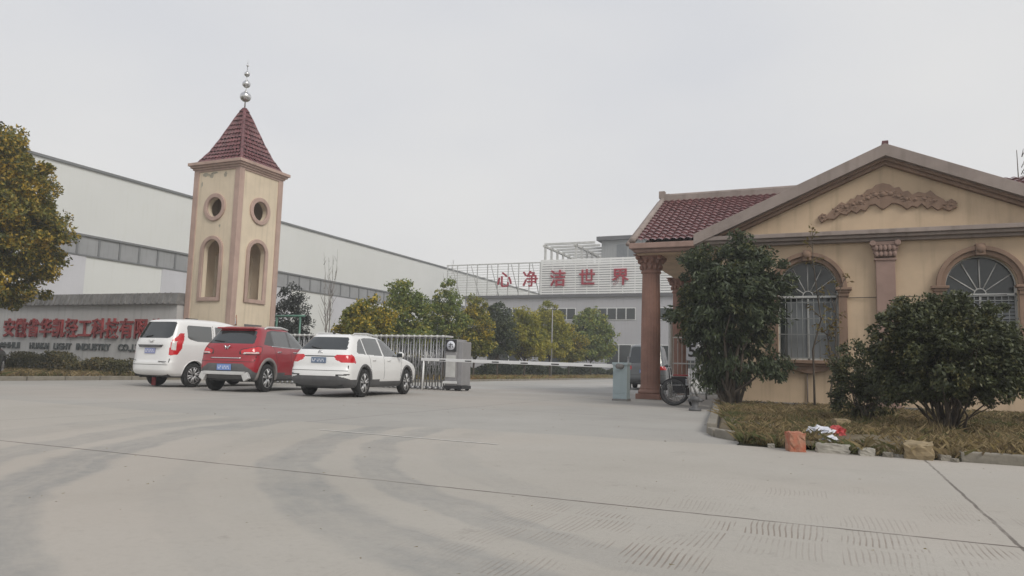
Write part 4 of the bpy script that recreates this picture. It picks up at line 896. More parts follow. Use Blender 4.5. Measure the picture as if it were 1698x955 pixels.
def plate(c, par, z0, z1, m_, w=0.44, tw=0.012):
    x = rear_x(c, 0, (z0 + z1) / 2) - 0.012; b_ = MB(); b_.box(x - tw, x, -w / 2, w / 2, z0, z1); p_ = b_.build('number_plate', m_, par, 0.004)
    b_ = MB(); h = z1 - z0
    for i, (ya, yb) in enumerate(((.185, .135), (.125, .08), (.045, .01), (0, -.035), (-.045, -.08), (-.09, -.125), (-.135, -.17))):
        for q in range(2): b_.box(x - tw - .002, x - tw, ya * w / .44, (ya + (yb - ya) * .28) * w / .44, z0 + h * .25, z1 - h * .25) if q == 0 else b_.box(x - tw - .002, x - tw, ya * w / .44, yb * w / .44, z0 + h * (.25 + .32 * (i % 2)), z0 + h * (.4 + .32 * (i % 2)))
    b_.build('plate_marks', 'plate_white', p_); return p_
def side_tube(c, par, name, m_, pts, r, off):
    for s in (-1, 1):
        b_ = MB(); b_.tube([(x, s * (c.ysurf(x, z) + off), z + dz) for x, z, dz in pts], r, 8); b_.build(name, m_, par)
def mirror(c, par, x, z, m_, sz=0.1):
    for s in (-1, 1):
        y = c.ysurf(x, z); b_ = MB(); b_.ball((x, s * (y + 0.14), z + 0.02), (sz * .65, sz * 1.05, sz * .75), 14, 9); b_.tube([(x + .02, s * (y - 0.03), z - .02), (x, s * (y + 0.1), z)], 0.025, 6); o_ = b_.build('wing_mirror', m_, par)
        b_ = MB(); b_.box(x - sz * .66, x - sz * .60, s * (y + 0.14) - sz * .8, s * (y + .14) + sz * .8, z - .03, z + .07); b_.build('mirror_glass', 'car_glass', o_)
def handles(c, par, xs, z, m_):
    for s in (-1, 1):
        for x in xs: b_ = MB(); y = c.ysurf(x, z); b_.tube([(x - .09, s * (y - .01), z), (x - .07, s * (y + .03), z + .004), (x + .07, s * (y + .03), z + .008), (x + .09, s * (y - .01), z + .008)], 0.013, 6); b_.build('door_handle', m_, par)
def wiper(c, par, s0, z0, s1, z1):
    b_ = MB(); b_.tube([(rear_x(c, s0, z0) - .02, s0, z0), (rear_x(c, (s0 + s1) / 2, (z0 + z1) / 2) - .025, (s0 + s1) / 2, (z0 + z1) / 2), (rear_x(c, s1, z1) - .02, s1, z1)], 0.011, 5); b_.build('rear_wiper', 'black_plastic', par)
def poly_s(pts): return pts + [(-a, z) for a, z in reversed(pts)]
def place(root, x, y, rz, s): root.location = (x, y, 0.0); root.rotation_euler = (0, 0, rz); root.scale = s if isinstance(s, tuple) else (s, s, s)

# --- white crossover wagon
r_ = thing('parked_car', (0, 0, 0), 'white estate car with dark grey lower cladding and roof rails, nearest the gate', 'car')
c = Car(dict(L=4.54, ar=0.40, af=0.85, n=4.0, spokes=5,
    rear=[(.22, .16), (.30, .07), (.42, .005), (.5, 0), (.6, .01), (.70, .045), (.78, .05), (.88, .065), (.98, .10), (1.06, .155), (1.2, .31), (1.33, .47), (1.39, .55), (1.42, .60), (1.445, .9), (1.465, 1.5)],
    front=[(.22, 4.30), (.30, 4.44), (.45, 4.53), (.58, 4.54), (.68, 4.5), (.77, 4.38), (.83, 4.2), (.90, 3.85), (.96, 3.45), (1.02, 3.32), (1.2, 2.98), (1.33, 2.7), (1.4, 2.45), (1.42, 2.3), (1.445, 2.1), (1.465, 1.9)],
    width=[(.22, .80), (.30, .86), (.42, .895), (.6, .905), (.8, .89), (.92, .865), (.98, .83), (1.1, .765), (1.25, .69), (1.35, .635), (1.40, .595), (1.43, .53), (1.45, .42), (1.465, .22)]))
WX = (0.93, 3.56); RW = 0.325
for x in WX: c.cut(x, 0.335, 0.375)
c.region('rear_window', 'car_glass', poly_s([(.70, 1.075), (.715, 1.1), (.60, 1.33), (.55, 1.365)]), 'rear')
c.region('side_window', 'side_glass', [(.60, 1.03), (.66, 1.0), (1.06, .985), (1.02, 1.345), (.92, 1.33), (.80, 1.26)])
c.region('side_window', 'side_glass', [(1.11, .985), (2.02, .965), (1.96, 1.385), (1.30, 1.38), (1.07, 1.352)])
c.region('side_window', 'side_glass', [(2.10, .963), (3.16, .955), (3.2, 1.0), (2.85, 1.18), (2.5, 1.33), (2.3, 1.372), (2.04, 1.385)])
c.region('windscreen', 'car_glass', [(2.6, 1.36), (3.45, .97), (3.7, 1.0), (3.0, 1.42)])
c.region('tail_light', 'lamp_red', [(.43, .925), (.50, .955), (.93, .965), (1.02, .93), (1.14, .80), (1.12, .775), (.66, .785), (.50, .84)], 'rear', 1)
c.region('tail_light', 'lamp_red', [(.43, .925), (.50, .955), (.93, .965), (1.02, .93), (1.14, .80), (1.12, .775), (.66, .785), (.50, .84)], 'rear', -1)
c.region('bumper', 'cladding', [(-9, .2), (9, .2), (9, .39), (.95, .41), (.62, .485), (-.62, .485), (-.95, .41), (-9, .39)], 'rear')
c.region('sill_cladding', 'cladding', [(0.2, .2), (4.6, .2), (4.6, .36), (0.2, .36)])
c.line([(2.06, .3), (2.06, .97)]); c.line([(1.28, .62), (1.2, .98)]); c.line([(3.1, .4), (3.2, .95)]); c.line([(1.25, .36), (1.33, .62)])
c.line([(0, .60), (.85, .60)], .013, 'rear'); c.line([(.44, .918), (0, .918)], .022, 'rear'); c.line([(.84, .60), (.86, .78)], .012, 'rear'); c.line([(.55, .50), (.9, .52)], .03, 'rear')
body = c.build(r_, 'car_white')
car_base(c, r_, RW, WX, 0.215, 1.60, 0.2)
for x in WX: arch_trim(c, body, x, 0.335, 0.375, 0.435, 'cladding', zmin=.24)
plate(c, body, .765, .895, 'plate_slate')
side_tube(c, body, 'roof_rail', 'silver_paint', [(.72, 1.40, .0), (.85, 1.41, .05), (1.6, 1.42, .07), (2.3, 1.40, .05), (2.45, 1.385, 0)], 0.02, -0.01)
mirror(c, body, 2.98, 0.99, 'car_white', .11); handles(c, body, (1.45, 2.35), .86, 'car_white'); wiper(c, body, 0.02, 1.09, .34, 1.13)
x = rear_x(c, 0, 1.0) - .012
b = MB(); b.tube([(x, .062 * math.cos(2 * math.pi * k / 24), .99 + .062 * math.sin(2 * math.pi * k / 24)) for k in range(25)], .009, 6, cap=False)
b.tube([(x, .045, 1.03), (x, .018, .955), (x, 0, .995), (x, -.018, .955), (x, -.045, 1.03)], .007, 5); b.tube([(x, .022, 1.045), (x, 0, 1.0), (x, -.022, 1.045)], .007, 5); b.build('emblem', 'chrome', body)
b = MB(); b.box(.05, .065, -.62, .62, .40, .425); b.build('diffuser_trim', 'cladding_light', body)
b = MB(); b.box(.70, .78, -.02, .02, 1.445, 1.475); b.build('roof_antenna', 'black_plastic', body)
place(r_, -10.74, 13.45, R(98), (.92, .855, 1.02))

# --- red small crossover
r_ = thing('parked_car', (0, 0, 0), 'red compact crossover with black wheel arches, parked between the two white cars', 'car')
c = Car(dict(L=3.85, ar=0.40, af=0.75, n=4.0, spokes=5,
    rear=[(.26, .16), (.34, .06), (.46, .01), (.56, 0), (.70, .02), (.80, .045), (.92, .05), (1.05, .10), (1.12, .15), (1.3, .31), (1.43, .42), (1.475, .44), (1.50, .44), (1.53, .52), (1.555, .9), (1.575, 1.3)],
    front=[(.26, 3.66), (.34, 3.78), (.5, 3.85), (.7, 3.83), (.85, 3.72), (.93, 3.5), (1.0, 3.15), (1.05, 2.98), (1.1, 2.88), (1.3, 2.55), (1.45, 2.28), (1.5, 2.15), (1.53, 2.0), (1.555, 1.85), (1.575, 1.6)],
    width=[(.26, .76), (.34, .81), (.5, .84), (.7, .85), (.9, .84), (1.02, .81), (1.1, .775), (1.25, .715), (1.4, .655), (1.48, .61), (1.52, .56), (1.55, .45), (1.575, .2)]))
WX = (0.70, 3.10); RW = 0.33
for x in WX: c.cut(x, 0.345, 0.39)
c.region('rear_window', 'car_glass', poly_s([(.66, 1.12), (.70, 1.16), (.60, 1.41), (.56, 1.44)]), 'rear')
c.region('side_window', 'side_glass', [(1.02, 1.08), (1.78, 1.06), (1.76, 1.46), (1.02, 1.44)])
c.region('side_window', 'side_glass', [(1.85, 1.06), (2.80, 1.05), (2.82, 1.09), (2.45, 1.32), (2.15, 1.45), (1.83, 1.46)])
c.region('window_trim', 'cladding', [(.55, 1.12), (1.015, 1.075), (2.86, 1.045), (2.84, 1.1), (2.4, 1.38), (2.15, 1.475), (1.1, 1.475), (.84, 1.43)])
c.region('windscreen', 'car_glass', [(2.4, 1.44), (2.98, 1.06), (3.2, 1.06), (2.6, 1.5)])
TL = [(.42, .925), (.44, .975), (.62, 1.015), (.86, 1.06), (.98, 1.045), (1.02, .98), (.98, .91), (.9, .88), (.44, .885)]
TLo = [(.39, .905), (.40, .985), (.60, 1.03), (.86, 1.078), (1.0, 1.06), (1.045, .98), (1.0, .895), (.9, .862), (.40, .868)]
for q in (1, -1): c.region('tail_light_clear', 'lamp_clear', [(.5, .89), (.5, .925), (.92, .93), (.92, .90)], 'rear', q); c.region('tail_light', 'lamp_red', TL, 'rear', q); c.region('lamp_surround', 'black_plastic', TLo, 'rear', q)
c.region('bumper', 'cladding', [(-9, .2), (9, .2), (9, .46), (.86, .46), (.5, .66), (-.5, .66), (-.86, .46), (-9, .46)], 'rear')
c.region('sill_cladding', 'cladding', [(0.2, .2), (3.9, .2), (3.9, .40), (0.2, .40)])
c.line([(1.81, .4), (1.81, 1.06)]); c.line([(1.12, .7), (.98, 1.08)]); c.line([(2.78, .45), (2.84, 1.04)]); c.line([(1.05, .4), (1.15, .7)]); c.line([(0, .70), (.8, .70), (.86, .88)], .012, 'rear')
body = c.build(r_, 'car_red')
car_base(c, r_, RW, WX, 0.21, 1.50, 0.24)
for x in WX: arch_trim(c, body, x, 0.345, 0.39, 0.47, 'cladding_light', zmin=.28)
plate(c, body, .50, .64, 'plate_blue', .42)
mirror(c, body, 2.62, 1.06, 'car_red', .11); handles(c, body, (1.2, 2.0), .95, 'chrome'); wiper(c, body, .18, 1.17, .5, 1.19)
b = MB(); pts = [(rear_x(c, y, .78) - .012, y, .785) for y in np.linspace(-.45, .45, 13)]; b.tube(pts, .014, 6); b.build('tailgate_strip', 'chrome', body)
x = rear_x(c, 0, 1.02) - .02; b = MB()
b.tube([(x, .085, 1.06), (x, .05, 1.05), (x, .03, .985), (x, 0, 1.05), (x, -.03, .985), (x, -.05, 1.05), (x, -.085, 1.06)], .018, 6); b.build('emblem', 'chrome', body)
b = MB(); bm_pts = [(-.02, .62, .36), (-.02, -.62, .36)]; b.box(-.03, .06, -.60, .60, .40, .475); b.box(-.02, .1, -.72, -.56, .28, .44, tilt=('X', -.5)); b.box(-.02, .1, .56, .72, .28, .44, tilt=('X', .5)); b.build('skid_plate', 'silver_paint', body, .01)
b = MB(); b.box(.36, .66, -.56, .56, 1.475, 1.51); b.build('spoiler', 'car_red', body, .014)
side_tube(c, body, 'roof_rail', 'silver_paint', [(.80, 1.49, .0), (.95, 1.50, .04), (1.6, 1.505, .055), (2.05, 1.485, .04), (2.3, 1.43, .01), (2.6, 1.27, 0)], 0.028, -0.005)
side_tube(c, body, 'window_strip', 'chrome', [(.9, 1.085, 0), (1.5, 1.066, 0), (2.2, 1.055, 0), (2.8, 1.045, 0)], 0.012, 0.0)
place(r_, -13.75, 13.65, R(101), (1.0, .93, 1.07))

# --- white people carrier
r_ = thing('parked_car', (0, 0, 0), 'white people carrier with tall red tail lights, parked beside the sign wall', 'van')
c = Car(dict(L=4.40, ar=0.38, af=0.8, n=4.6, spokes=6,
    rear=[(.28, .14), (.34, .05), (.45, .0), (.6, 0), (.68, .03), (.9, .045), (1.1, .06), (1.2, .085), (1.4, .17), (1.6, .26), (1.66, .29), (1.70, .34), (1.74, .6), (1.765, 1.0), (1.775, 1.5)],
    front=[(.28, 4.2), (.45, 4.38), (.7, 4.4), (.9, 4.25), (1.02, 3.95), (1.08, 3.65), (1.15, 3.5), (1.4, 3.05), (1.6, 2.65), (1.68, 2.4), (1.72, 2.2), (1.75, 2.0), (1.765, 1.85), (1.775, 1.65)],
    width=[(.28, .76), (.36, .81), (.5, .835), (.8, .845), (1.05, .835), (1.2, .80), (1.35, .765), (1.5, .725), (1.62, .68), (1.69, .63), (1.73, .55), (1.76, .42), (1.775, .2)]))
WX = (0.84, 3.56); RW = 0.305
for x in WX: c.cut(x, 0.315, 0.355)
c.region('rear_window', 'car_glass', poly_s([(.60, 1.235), (.66, 1.25), (.70, 1.30), (.645, 1.62), (.60, 1.655)]), 'rear')
c.region('side_window', 'side_glass', [(.60, 1.27), (.66, 1.22), (.9, 1.17), (1.40, 1.165), (1.42, 1.585), (.66, 1.585), (.60, 1.54)])
c.region('side_window', 'side_glass', [(1.52, 1.15), (2.30, 1.13), (2.28, 1.58), (1.54, 1.58)])
c.region('side_window', 'side_glass', [(2.40, 1.12), (3.40, 1.09), (3.38, 1.15), (2.95, 1.40), (2.66, 1.56), (2.40, 1.58)])
c.region('windscreen', 'car_glass', [(2.7, 1.6), (3.6, 1.12), (3.9, 1.12), (2.9, 1.68)])
for s in (1, -1):
    c.region('tail_light_clear', 'lamp_clear', [(.76, .94), (.75, 1.15), (.89, 1.15), (.89, .93)], 'rear', s)
    c.region('tail_light', 'lamp_red', [(.73, .80), (.73, 1.02), (.75, 1.18), (.84, 1.29), (.86, 1.37), (1.0, 1.37), (1.08, 1.2), (1.07, .98), (.96, .82)], 'rear', s)
c.line([(0, .56), (.74, .56), (.78, .8)], .014, 'rear'); c.line([(.72, .60), (.72, .8), (.80, 1.18)], .010, 'rear')
c.line([(1.47, .4), (1.46, 1.6)]); c.line([(2.35, .4), (2.36, 1.6)]); c.line([(1.3, .95), (2.33, .93)], .010); c.line([(1.3, .5), (1.3, .62)])
body = c.build(r_, 'car_white')
car_base(c, r_, RW, WX, 0.20, 1.48, 0.24)
for x in WX: arch_trim(c, body, x, 0.315, 0.355, 0.385, 'car_white', 0.012, zmin=.3)
plate(c, body, .84, .975, 'plate_lilac', .44)
x = rear_x(c, 0, 1.04); b = MB(); b.add([(x - .05, y, z) for y, z in ((-.50, 1.06), (.50, 1.06), (.44, 1.0), (-.44, 1.0))] + [(x + .03, y, z) for y, z in ((-.50, 1.06), (.50, 1.06), (.44, .99), (-.44, .99))], [(0, 1, 2, 3), (4, 7, 6, 5), (0, 4, 5, 1), (2, 6, 7, 3), (1, 5, 6, 2), (0, 3, 7, 4)]); b.build('tailgate_handle', 'cladding', body)
x = rear_x(c, 0, 1.15) - .02; b = MB()
b.tube([(x, .10, 1.175), (x, .06, 1.165), (x, .035, 1.12), (x, 0, 1.15), (x, -.035, 1.12), (x, -.06, 1.165), (x, -.10, 1.175)], .011, 6); b.build('emblem', 'silver_paint', body)
b = MB(); b.box(-.005, .02, -.73, -.42, .64, .655); b.box(-.005, .02, .55, .7, .66, .675); b.build('bumper_reflector', 'cladding', body)
mirror(c, body, 3.15, 1.18, 'car_white', .12); handles(c, body, (1.62, 2.5), 1.02, 'car_white'); wiper(c, body, .3, 1.26, .05, 1.3)
b = MB(); b.box(1.1, 1.45, -.05, .05, 1.772, 1.80); b.build('roof_vent', 'black_plastic', body)
b = MB()
for s in (0.36,): b.box(.52, .545, s, s + .16, .02, .46)
b.build('mud_flap', 'seat_red', body)
place(r_, -17.0, 14.15, R(88.5), (1.04, .92, 1.08))

# --- dark car whose right tail lamp just enters the frame at the left, and the grey van behind the porch column
def plain_car(label, cat, paint, x, y, rz, s, tall=0.0, lamp='lamp_orange'):
    r_ = thing('parked_car', (0, 0, 0), label, cat); t = tall
    c = Car(dict(L=4.4, ar=0.4, af=0.8, n=4.2, spokes=5,
        rear=[(.26, .14), (.36, .03), (.5, 0), (.75, .03), (.95, .06), (1.05, .1), (1.25 + t * .5, .30), (1.40 + t, .48), (1.46 + t, .7), (1.50 + t, 1.3)],
        front=[(.26, 4.2), (.45, 4.38), (.65, 4.4), (.8, 4.25), (.93, 3.6), (1.0, 3.3), (1.25 + t * .5, 2.9), (1.40 + t, 2.5), (1.46 + t, 2.2), (1.50 + t, 1.8)],
        width=[(.26, .78), (.36, .84), (.6, .87), (.85, .86), (1.0, .80), (1.2 + t * .5, .72), (1.38 + t, .63), (1.46 + t, .5), (1.50 + t, .2)]))
    for wx in (.88, 3.5): c.cut(wx, .33, .37)
    c.region('rear_window', 'car_glass', poly_s([(.64, 1.1), (.68, 1.13), (.58, 1.33 + t), (.54, 1.36 + t)]), 'rear')
    c.region('side_window', 'side_glass', [(.75, 1.04), (1.95, 1.0), (1.92, 1.37 + t), (1.0, 1.36 + t)]); c.region('side_window', 'side_glass', [(2.03, 1.0), (3.1, .98), (2.5, 1.33 + t), (2.0, 1.38 + t)])
    c.region('windscreen', 'car_glass', [(2.6, 1.38 + t), (3.3, 1.0), (3.6, 1.0), (2.9, 1.45 + t)])
    for q in (1, -1): c.region('tail_light', lamp, [(.55, .84), (.55, .98), (1.0, 1.0), (1.1, .84)], 'rear', q)
    c.region('bumper', 'cladding', [(-9, .2), (9, .2), (9, .42), (-9, .42)], 'rear'); c.line([(2.0, .4), (2.0, 1.0)]); c.line([(0, .62), (.86, .62)], .014, 'rear')
    body = c.build(r_, paint); car_base(c, r_, .32, (.88, 3.5), .21, 1.54, .22)
    for wx in (.88, 3.5): arch_trim(c, body, wx, .33, .37, .40, paint, .01, zmin=.26)
    plate(c, body, .70, .83, 'plate_blue'); mirror(c, body, 2.9, 1.05, paint); handles(c, body, (1.4, 2.3), .88, paint)
    place(r_, x, y, rz, s); return r_
plain_car('dark car at the far left edge, only its orange red tail lamp showing', 'car', 'car_dark', -23.05, 12.45, R(140), 1.0)
plain_car('grey van in the courtyard, half hidden behind the porch column', 'van', 'car_grey', -7.0, 29.6, R(98), 1.0, 0.42, 'lamp_red')

# ------------------------------------------------------------------ vegetation
def leaves_mesh(name, C, Lh, Wd, m_, rng, droop=0.3, face_out=None, parent=None):
    """one lance-shaped leaf (four corners) per centre"""
    n = len(C); d = rng.normal(size=(n, 3)); 
    if face_out is not None: d += face_out * 1.1
    d[:, 2] -= droop; d /= np.linalg.norm(d, axis=1)[:, None] + 1e-9
    q = rng.normal(size=(n, 3)); sdir = np.cross(d, q); sdir /= np.linalg.norm(sdir, axis=1)[:, None] + 1e-9
    l = Lh * rng.uniform(.6, 1.35, n)[:, None]; w = Wd * rng.uniform(.7, 1.3, n)[:, None]
    nrm = np.cross(d, sdir) * (w * 0.25)
    V = np.stack([C - d * l / 2, C + sdir * w / 2 + nrm, C + d * l / 2, C - sdir * w / 2 + nrm], axis=1).reshape(-1, 3)
    me = bpy.data.meshes.new(name); me.vertices.add(n * 4); me.vertices.foreach_set('co', V.ravel().astype(np.float32))
    me.loops.add(n * 4); me.loops.foreach_set('vertex_index', np.arange(n * 4, dtype=np.int32)); me.polygons.add(n)
    me.polygons.foreach_set('loop_start', np.arange(0, n * 4, 4, dtype=np.int32)); me.polygons.foreach_set('loop_total', np.full(n, 4, np.int32)); me.update(); me.validate()
    me.materials.append(M[m_]); return link(name, me, parent)
def crown_points(blobs, n_clump, per, r_clump, rng, shell=0.55, gap=0.15):
    """clumps of leaves spread through ellipsoids; returns leaf centres, outward directions, clump centres"""
    vol = np.array([b[3] * b[4] * b[5] for b in blobs]); pick = rng.choice(len(blobs), n_clump, p=vol / vol.sum()); cc = []
    for k in pick:
        b = blobs[k]; u = rng.normal(size=3); u /= np.linalg.norm(u); r = (shell + (1 - shell) * rng.random()) * (1 + rng.normal() * 0.06) if rng.random() > 0.22 else rng.random() ** .6
        cc.append(np.array(b[:3]) + u * r * np.array(b[3:6]))
    cc = np.array(cc); C = []; O = []; ctr = np.average(np.array([b[:3] for b in blobs]), axis=0, weights=vol)
    for q in cc:
        m = int(per * rng.uniform(.5, 1.5)); u = rng.normal(size=(m, 3)); u /= np.linalg.norm(u, axis=1)[:, None]; r = rng.random(m) ** 0.45
        C.append(q + u * r[:, None] * r_clump * rng.uniform(.6, 1.3) * np.array([1, 1, .75])); o = (q - ctr); O.append(np.repeat((o / (np.linalg.norm(o) + 1e-6))[None], m, 0))
    return np.concatenate(C), np.concatenate(O), cc
def limbs(b, base, h_split, targets, r0, rng, wob=0.12, n_limb=14, stems=1):
    base = Vector(base); top = base + Vector((rng.normal() * .04, rng.normal() * .04, h_split))
    if stems == 1: b.tube([base - Vector((0, 0, .1)), base + (top - base) * .15, base + (top - base) * .6, top], [r0 * 1.45, r0 * 1.05, r0 * .9, r0 * .8], 9)
    idx = rng.choice(len(targets), min(n_limb, len(targets)), replace=False)
    for i in idx:
        t = Vector(targets[i]); s_ = top if stems == 1 else base + Vector((rng.normal() * .07, rng.normal() * .07, -0.05))
        if stems == 1: s_ = base + (top - base) * rng.uniform(.65, 1.0)
        m1 = s_.lerp(t, .35) + Vector((rng.normal() * wob, rng.normal() * wob, rng.uniform(0, wob * 1.6))); m2 = s_.lerp(t, .7) + Vector((rng.normal() * wob, rng.normal() * wob, rng.uniform(0, wob)))
        k = r0 * (rng.uniform(.35, .55) if stems == 1 else rng.uniform(.55, 1.0)); b.tube([s_, m1, m2, t], [k, k * .75, k * .45, k * .15], 6)
def tree(name, loc, blobs, label, cat, lm, n_clump, per, rc, leaf, trunk_h, r0, seed, group=None, droop=.3, stems=1, bark='bark', n_limb=14, shell=.55, wob=.12):
    rng = np.random.default_rng(seed); root = thing(name, loc, label, cat, 0, group)
    C, O, cc = crown_points(blobs, n_clump, per, rc, rng, shell)
    leaves_mesh('crown', C, leaf[0], leaf[1], lm, rng, droop, O, root)
    b_ = MB(); limbs(b_, (0, 0, 0), trunk_h, cc, r0, rng, wob, n_limb, stems); b_.build('trunk', bark, root); return root
# big yellowing tree at the left edge
tree('broadleaf_tree', (-26.45, 14.6, 0.08), [(0.2, 0, 6.1, 2.2, 2.2, 2.3), (1.1, .4, 4.7, 2.2, 2.1, 1.7), (-1.3, -.4, 5.4, 2.4, 2.3, 2.2), (0.8, .3, 3.2, 2.0, 1.9, 1.0), (0.6, .1, 7.6, 1.3, 1.2, 1.1)],
     'large broad evergreen with yellowing orange tinged leaves at the left edge', 'tree', 'leaf_camphor', 760, 170, .42, (.14, .07), 2.1, .17, 11, n_limb=26)
# courtyard row
row = [(590, 25.9, 3.55, .75, 'leaf_mid', 'small loose green tree beyond the gate, left of the tallest courtyard tree'), (640, 27.5, 3.7, .95, 'leaf_mid', 'green tree with bare lower stem leaning on the left of the tallest courtyard tree'), (675, 29.9, 5.15, 1.15, 'leaf_green', 'tallest broad green tree just behind the folding gate'),
       (745, 34.2, 5.35, 1.1, 'leaf_green', 'green tree above the gate emblem box, left of the rooftop characters'), (790, 37.5, 4.95, 1.05, 'leaf_mid', 'olive green tree right of the gate emblem box with a clear stem'), (833, 40.9, 4.75, 1.1, 'leaf_dark', 'dark green tree below the first rooftop character'),
       (880, 44.5, 4.75, 1.35, 'leaf_yellow', 'bright yellow green tree below the second rooftop character'), (925, 50.0, 5.8, 1.35, 'leaf_yellow', 'tall yellow tree next to the slim white pole'), (955, 54.0, 4.3, 1.2, 'leaf_mid', 'lower dull green tree right of the slim white pole'), (985, 60.4, 6.0, 2.0, 'leaf_green', 'round yellow green tree in front of the upper office windows')]
for i, (px, y, h, r, lm, lab) in enumerate(row):
    k = random.Random(40 + i); x = -18.8 + k.uniform(-.25, .25)
    r *= 1.12; bl = [(0, 0, h * .60, r * .95, r * .95, h * .26), (k.uniform(-.2, .2), 0, h * .80, r * .62, r * .62, h * .20), (k.uniform(-.3, .3), k.uniform(-.3, .3), h * .43, r, r, h * .16), (k.uniform(-.9, .9) * r, k.uniform(-.5, .5), h * k.uniform(.5, .75), r * .45, r * .45, h * .10)] + [(k.uniform(-1, 1) * r * .95, k.uniform(-.8, .8) * r, h * k.uniform(.42, .86), r * .28, r * .28, h * .07) for _ in range(4)]
    n = 170 if r < 1.3 else 230
    tree('courtyard_tree', (x, y, 0.03), bl, lab, 'tree', lm, n, 62, .30 * max(1, r / 1.2), (.15 * max(1, r / 1.3), .08 * max(1, r / 1.3)), h * .28, .06, 60 + i, 'trees lining the courtyard drive', n_limb=16)
# undergrowth hedge behind the trees
def hedge(name, x0, x1, y0, y1, z0, z1, n, lm, leaf, label, seed):
    rng = np.random.default_rng(seed); C = np.c_[rng.uniform(x0, x1, n), rng.uniform(y0, y1, n), z0 + (z1 - z0) * rng.random(n) ** .7]
    top = 0.70 + .3 * np.sin(C[:, 0] * 1.9 + C[:, 1] * .7) * np.sin(C[:, 0] * .8 + 1 + C[:, 1] * .33); C[:, 2] = z0 + (C[:, 2] - z0) * np.clip(top, .35, 1.1)
    cx, cy = (x0 + x1) / 2, (y0 + y1) / 2; o = leaves_mesh(name, C - [cx, cy, 0], leaf[0], leaf[1], lm, rng, .1); o.location = (cx, cy, 0); return tag(o, label, 'hedge')
hedge('hedge', -32.5, -23.3, 18.2, 19.3, .1, 1.0, 15000, 'leaf_hedge', (.09, .045), 'straggly olive hedge along the foot of the company sign wall', 5)
hedge('hedge', -22.6, -20.2, 28, 64, .05, 1.25, 14000, 'leaf_dark', (.2, .11), 'dark low hedge running behind the row of courtyard trees', 6)
hedge('hedge', -34, -19, 73.0, 75.0, .05, 1.5, 9000, 'leaf_dark', (.26, .15), 'dark hedge along the foot of the far office building', 7)
# trees behind the tower and in front of the factory
tree('conifer_tree', (-22.7, 26.2, 0.03), [(0, 0, 2.5, 1.0, 1.0, 1.2), (.1, 0, 3.6, .62, .62, .9), (.5, -.1, 1.7, 1.1, .9, .8), (-.3, 0, 1.2, .9, .9, .8)], 'dark evergreen just right of the gate tower', 'tree', 'leaf_conifer', 190, 80, .28, (.11, .05), 1.0, .07, 71, n_limb=16)
tree('ornamental_bush', (-22.2, 31, 0.03), [(0, 0, 1.6, 1.3, 1.0, 1.1), (-1.1, 0, 1.2, 1.2, 1, .9)], 'yellowish bush between the dark evergreen and the bare poplars', 'bush', 'leaf_yellow', 90, 60, .3, (.13, .07), .5, .05, 72)
tree('ornamental_bush', (-24.6, 36, 0.03), [(0, 0, 1.5, 1.9, 1.3, 1.2), (1.6, 0, 1.3, 1.5, 1.2, 1.1)], 'wide olive brown bush right of the bare poplars beyond the gate', 'bush', 'leaf_mid', 130, 60, .34, (.15, .08), .5, .05, 73)
def bare_tree(loc, h, seed, label, stems=3, spread=.7, bark='pale_bark', r0=.05):
    rng = np.random.default_rng(seed); root = thing('bare_tree', loc, label, 'tree'); t_ = MB(); tw_ = MB()
    for s in range(stems):
        a = rng.uniform(0, 6.28); bx_ = spread * (.3 + .7 * rng.random()); top = Vector((math.cos(a) * bx_, math.sin(a) * bx_, h * rng.uniform(.75, 1.0) if s else h)); pts = [Vector((math.cos(a) * .1, math.sin(a) * .1, -.1))]
        for k in range(1, 6): pts.append(top * (k / 5) + Vector((rng.normal() * .06, rng.normal() * .06, 0)))
        t_.tube(pts, [r0 * (1 - .17 * k) for k in range(6)], 6)
        for q in range(14):
            f = rng.uniform(.3, .98); p = top * f; l = h * .16 * (1.15 - f); aa = rng.uniform(0, 6.28); e_ = p + Vector((math.cos(aa) * l * .5, math.sin(aa) * l * .5, l)); tw_.tube([p, p.lerp(e_, .5) + Vector((0, 0, -.04 * l)), e_], [r0 * .28, r0 * .2, r0 * .1], 4)
    t_.build('trunk', bark, root); tw_.build('twigs', bark, root)
bare_tree((-31.3, 40, 0), 8.5, 3, 'bare pale poplars in front of the white factory wall', 4, .9)
bare_tree((-32.5, 59, 0), 10.6, 4, 'tall bare tree where the factory roof meets the rooftop billboard', 3, .8)
bare_tree((4.95, 26, 0), 7.75, 9, 'bare twiggy tree rising behind the gatehouse roof at the right edge', 4, 1.3, 'bark', .06)
# tall bush in front of the gatehouse corner
tree('evergreen_bush', (-2.03, 16.5, 0.06), [(0, 0, 2.15, 1.12, 1.0, 1.1), (-.25, 0, 3.05, .88, .8, .78), (.5, 0, 2.7, .75, .7, .75), (-.78, 0, 2.0, .5, .6, .6), (.05, 0, 1.05, .75, .7, .65), (.95, .1, .85, .5, .4, .32), (-.35, 0, .55, .4, .4, .4), (.3, -.1, 3.3, .45, .45, .5)],
     'tall dense dark green bush hiding the left corner of the gatehouse', 'bush', 'leaf_dark', 400, 95, .22, (.125, .04), .9, .05, 81, droop=.9, stems=6, n_limb=30, shell=.5, wob=.1)
